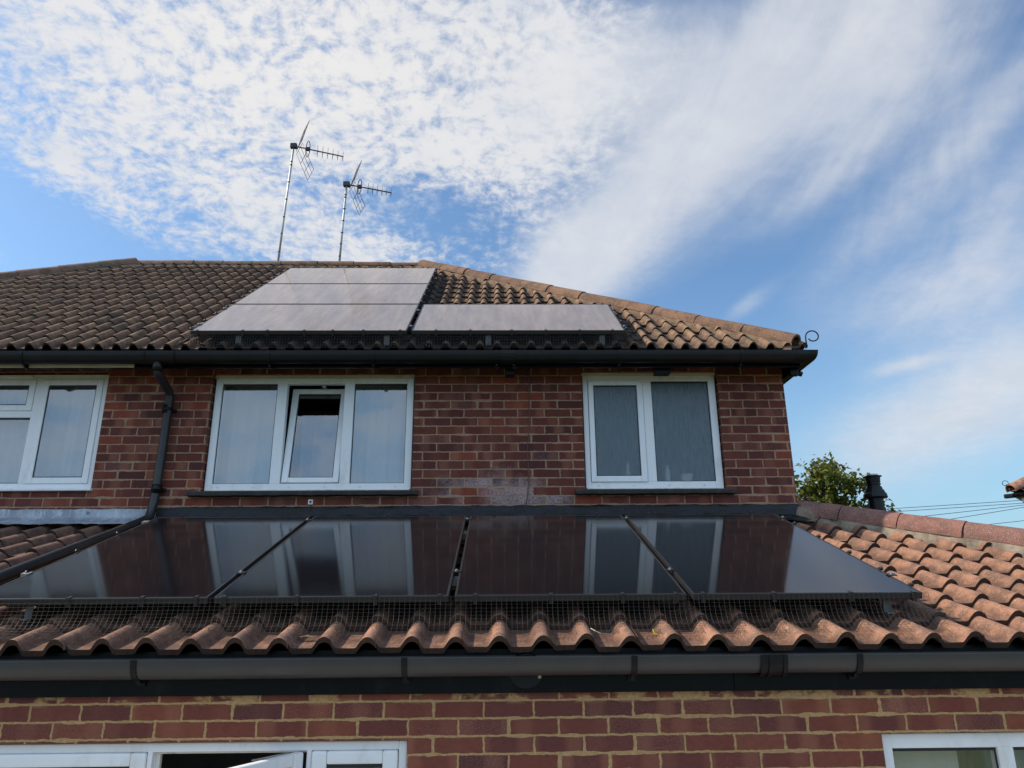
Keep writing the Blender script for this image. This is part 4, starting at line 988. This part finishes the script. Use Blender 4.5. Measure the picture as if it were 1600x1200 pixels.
m_ = MB(); P = [[(cx - .02, cy - o + .10, cz - .03 + z), (cx + 9, cy - o + .10, cz - .03 + z)] for o, z in gutter_prof()]; m_.grid(P); P = [[(cx - o + .10, cy - .02, cz - .03 + z), (cx - o + .10, cy + 9, cz - .03 + z)] for o, z in gutter_prof()]; m_.grid(P); m_.box((cx - .14, cy - .03, cz - .11), (cx + .02, cy + .06, cz - .028), .02); m_.build('gutter', M['black'], fh)
hip_iron(fr, (cx - .02, cy - .02, cz + .11), -1, 0, 1.0)
m_ = MB(); m_.box((cx + .5, cy + .5, GZ), (cx + 9, cy + 9, cz - .19)); m_.build('wall', M['brick'], fh, uv=True)
fh.location = Vector((cx, cy, GZ)) + Matrix.Rotation(R(-44), 3, 'Z') @ (Vector((14.5, 18., GZ)) - Vector((cx, cy, GZ))); fh.rotation_euler = (0, 0, R(-44))

# ------------------------------------------------------------------ overhead wires
ws = [((15.94, 3.884), (21.57, 4.208)), ((15.92, 3.754), (21.55, 4.090)), ((16.94, 3.54), (21.53, 4.01)), ((18.24, 3.43), (21.51, 3.92)), ((16.0, 2.86), (21.40, 3.375))]
wl_ = ['topmost of the dark wires crossing the low sky at right', 'second wire down, close beneath the topmost one at right', 'third wire down in the bundle over the extension hip', 'fourth wire down in the bundle over the extension hip', 'lowest wire, well below the others and just above the hip tiles']
for (a, b_), lb in zip(ws, wl_):
    A = Vector((a[0], 30., a[1])); B = Vector((b_[0], 30., b_[1])); d = B - A; P = []
    for k in range(25):
        f = -1.1 + k / 24 * 4.2; q = A + d * f; q.z += .012 * (f - .5) ** 2 - .003; q.y += 0; P.append(q)
    tag(MB().tube(P, .011, 5).build('overhead_wire', M['dark_metal'], None), lb, 'overhead wire', 'overhead wires')

# ------------------------------------------------------------------ ground
m_ = MB(); m_.quad((-400, -400, GZ), (400, -400, GZ), (400, 400, GZ), (-400, 400, GZ)); tag(m_.build('ground', M['lawn'], None), 'lawn around the houses', None, None, 'structure')
m_ = MB(); m_.quad((-9, -1.2, GZ + .004), (8, -1.2, GZ + .004), (8, 3.6, GZ + .004), (-9, 3.6, GZ + .004)); tag(m_.build('patio', M['paving'], None), 'pale paved patio', None, None, 'structure')

# ------------------------------------------------------------------ light and sky
SAZ, SEL = R(-88), R(40)
sd = Vector((math.sin(SAZ) * math.cos(SEL), math.cos(SAZ) * math.cos(SEL), math.sin(SEL)))
L = bpy.data.lights.new('sun', 'SUN'); L.energy = 3.0; L.angle = R(.6); L.color = (1., .87, .70)
lo = bpy.data.objects.new('sun', L); COL.objects.link(lo); lo.rotation_euler = (-sd).to_track_quat('-Z', 'Y').to_euler()

world = bpy.data.worlds.new('World'); sc.world = world; world.use_nodes = True
W = Mat.__new__(Mat); W.nt = world.node_tree; W.nt.nodes.clear(); W.b = None
out = W.new('ShaderNodeOutputWorld'); bg = W.new('ShaderNodeBackground'); W.link(bg.outputs[0], out.inputs[0]); bg.inputs[1].default_value = .15
sky = W.new('ShaderNodeTexSky'); sky.sky_type = 'NISHITA'; sky.sun_disc = False; sky.sun_elevation = SEL; sky.sun_rotation = SAZ % (2 * math.pi); sky.air_density = 1.0; sky.dust_density = 1.0; sky.ozone_density = 1.6
tc = W.new('ShaderNodeTexCoord').outputs['Generated']
dx, dy, dz_ = W.sep(tc)
az = dx.atan2(dy) * (180 / math.pi); el = dz_.asin() * (180 / math.pi)
den = dz_.max(.0) + .22
pl_ = W.comb(dx / den, dy / den, 0.)
def blob(a0, e0, ra, re, rot=0., w=1., p=1.):
    c_, s_ = math.cos(R(rot)), math.sin(R(rot))
    u = ((az - a0) * c_ + (el - e0) * s_) / ra; v = ((az - a0) * -s_ + (el - e0) * c_) / re
    return ((u * u + v * v) * -1.).exp() * w
def total(l):
    r = l[0]
    for x in l[1:]: r = r + x
    return r
mott = total([blob(-24, 39, 17, 8.5, -8, .85), blob(-5, 43, 15, 7, 0, .62), blob(-31, 27.5, 9, 1.6, -14, .52), blob(-21, 29.5, 9, 2.8, -14, .50), blob(-12, 34, 4.5, 3.6, 0, .42), blob(-9, 26.6, 13, 2.0, 0, .52), blob(-3, 36, 6, 4, 0, .36), blob(-37, 36, 6, 4, 0, .34), blob(-38, 22.5, 3.5, 1.5, -10, .4), blob(3, 32, 5, 5, 0, .3), blob(8, 41, 10, 7, 0, .36), blob(10, 34, 7, 4, 20, .18), blob(-33, 33, 8, 5, -10, .36), blob(-9, 38, 9, 5, 0, .40), blob(2, 38, 6, 6, 0, .40), blob(-16, 27, 6, 2, -5, .3), blob(-34, 29.5, 3.5, 1.2, -15, .3)]).min(.95)
soft = total([blob(14, 31, 17, 4.4, 38, .95), blob(5.5, 26.5, 4.5, 3.5, 40, .75), blob(33, 37, 12, 6, 30, .85), blob(7, 42, 11, 7, 0, .55), blob(37, 30, 10, 1.7, 28, .50), blob(35, 20.5, 8, 3.0, 12, .66), blob(34, 12.5, 10, 3.2, 8, .85), blob(20, 22., 2.4, .7, 28, .5), blob(30.5, 16.2, 2.6, .5, 5, .45), blob(26, 22, 4.5, 3.5, 20, .18), blob(30, 25, 5, 1.4, 20, .20), blob(27, 9, 7, 3.0, 0, .25), blob(20, 40, 16, 5, 10, .26), blob(-8, 37, 15, 7, 0, .20), blob(3, 40, 9, 7, 0, .18), blob(38, 26, 7, 3.0, 25, .42), blob(9, 38, 7, 4, 20, .20), blob(36, 16, 6, 2.2, 10, .35), blob(28, 30, 10, 1.6, 22, .30)]).min(1.)
rear = (dy * -1.).step(.0, .4)
wv = W.noise(pl_, 7., 3., .5, col=True)
vm = W.new('ShaderNodeVectorMath'); vm.operation = 'MULTIPLY_ADD'; W.link(wv, vm.inputs[0]); vm.inputs[1].default_value = (.06, .06, 0.); W.link(pl_, vm.inputs[2]); pw_ = S(W.nt, vm.outputs[0])
n_m = W.noise(pw_, 25., 5., .60); n_m2 = W.noise(pw_, 50., 4., .62); n_b = W.noise(pl_, 3.2, 4., .6); n_l = W.noise(pl_, 6.5, 3., .5)
st_ = W.comb((az * .80 + el * .60) * .055, (az * -.60 + el * .80) * .125, 0.)
n_s = W.noise(st_, 1.0, 7., .62, .9); n_s2 = W.noise(pl_, 5., 5., .6, .2)
m_a = (mott + (n_l - .5) * 1.3 * mott.min(.7) + (n_m - .5) * 2.5 * mott.min(.55) + (n_m2 - .5) * 1.6 * mott.min(.55)).step(.20, 1.10) * .95
s_a = (soft + (n_s - .5) * 1.15 * (soft + .08).min(.75) + (n_s2 - .5) * .5 * soft.min(.6) + (n_m - .5) * .55 * soft.min(.5) + (n_l - .5) * .5 * soft.min(.6)).step(.08, 1.10) * .88
r_a = (n_b + (n_s2 - .5) * .6).step(.36, .62) * rear * el.step(4., 40., .30, .85)
haze = el.step(24., -3.) * .82
a_ = (1. - (1. - m_a) * (1. - s_a)).max(r_a)
fc = W.mix(n_s2.step(.3, .75), (2.55, 2.60, 2.72), (2.10, 2.27, 2.55))
fc = W.mix(blob(-20, 40, 24, 13).min(1.) * (n_m.step(.3, .62) * .6 + .4), fc, (2.95, 2.88, 2.82))
fc = W.mix(rear, fc, (3.75, 3.95, 4.25))
tint = W.mix(1., S(W.nt, sky.outputs[0]), W.mix(rear, (.45, .555, .61), (1.0, 1.0, 1.0)), 'MULTIPLY')
c0 = W.mix(rear * .8, W.mix(haze, tint, (1.22, 1.98, 2.50)), (1.65, 2.75, 4.2))
W.link(W.mix(a_, c0, fc), bg.inputs[0])

# ------------------------------------------------------------------ camera
cam = bpy.data.cameras.new('camera'); co = bpy.data.objects.new('camera', cam); COL.objects.link(co)
cam.sensor_width = 36.; cam.lens = 36. * 1150. / 1600.; cam.clip_start = .05; cam.clip_end = 2000.
pi_, ya, ro = .2993449, .0181951, .0076810
f_ = Vector((math.sin(ya) * math.cos(pi_), math.cos(ya) * math.cos(pi_), math.sin(pi_))); r0 = Vector((math.cos(ya), -math.sin(ya), 0)); u0 = r0.cross(f_)
r_ = r0 * math.cos(ro) - u0 * math.sin(ro); u_ = r0 * math.sin(ro) + u0 * math.cos(ro)
co.matrix_world = Matrix(((r_.x, u_.x, -f_.x, 0), (r_.y, u_.y, -f_.y, 0), (r_.z, u_.z, -f_.z, 0), (0, 0, 0, 1)))
sc.camera = co
sc.view_settings.view_transform = 'Standard'; sc.view_settings.look = 'None'; sc.view_settings.exposure = 1.0; sc.view_settings.gamma = 1.
sc.cycles.use_denoising = True
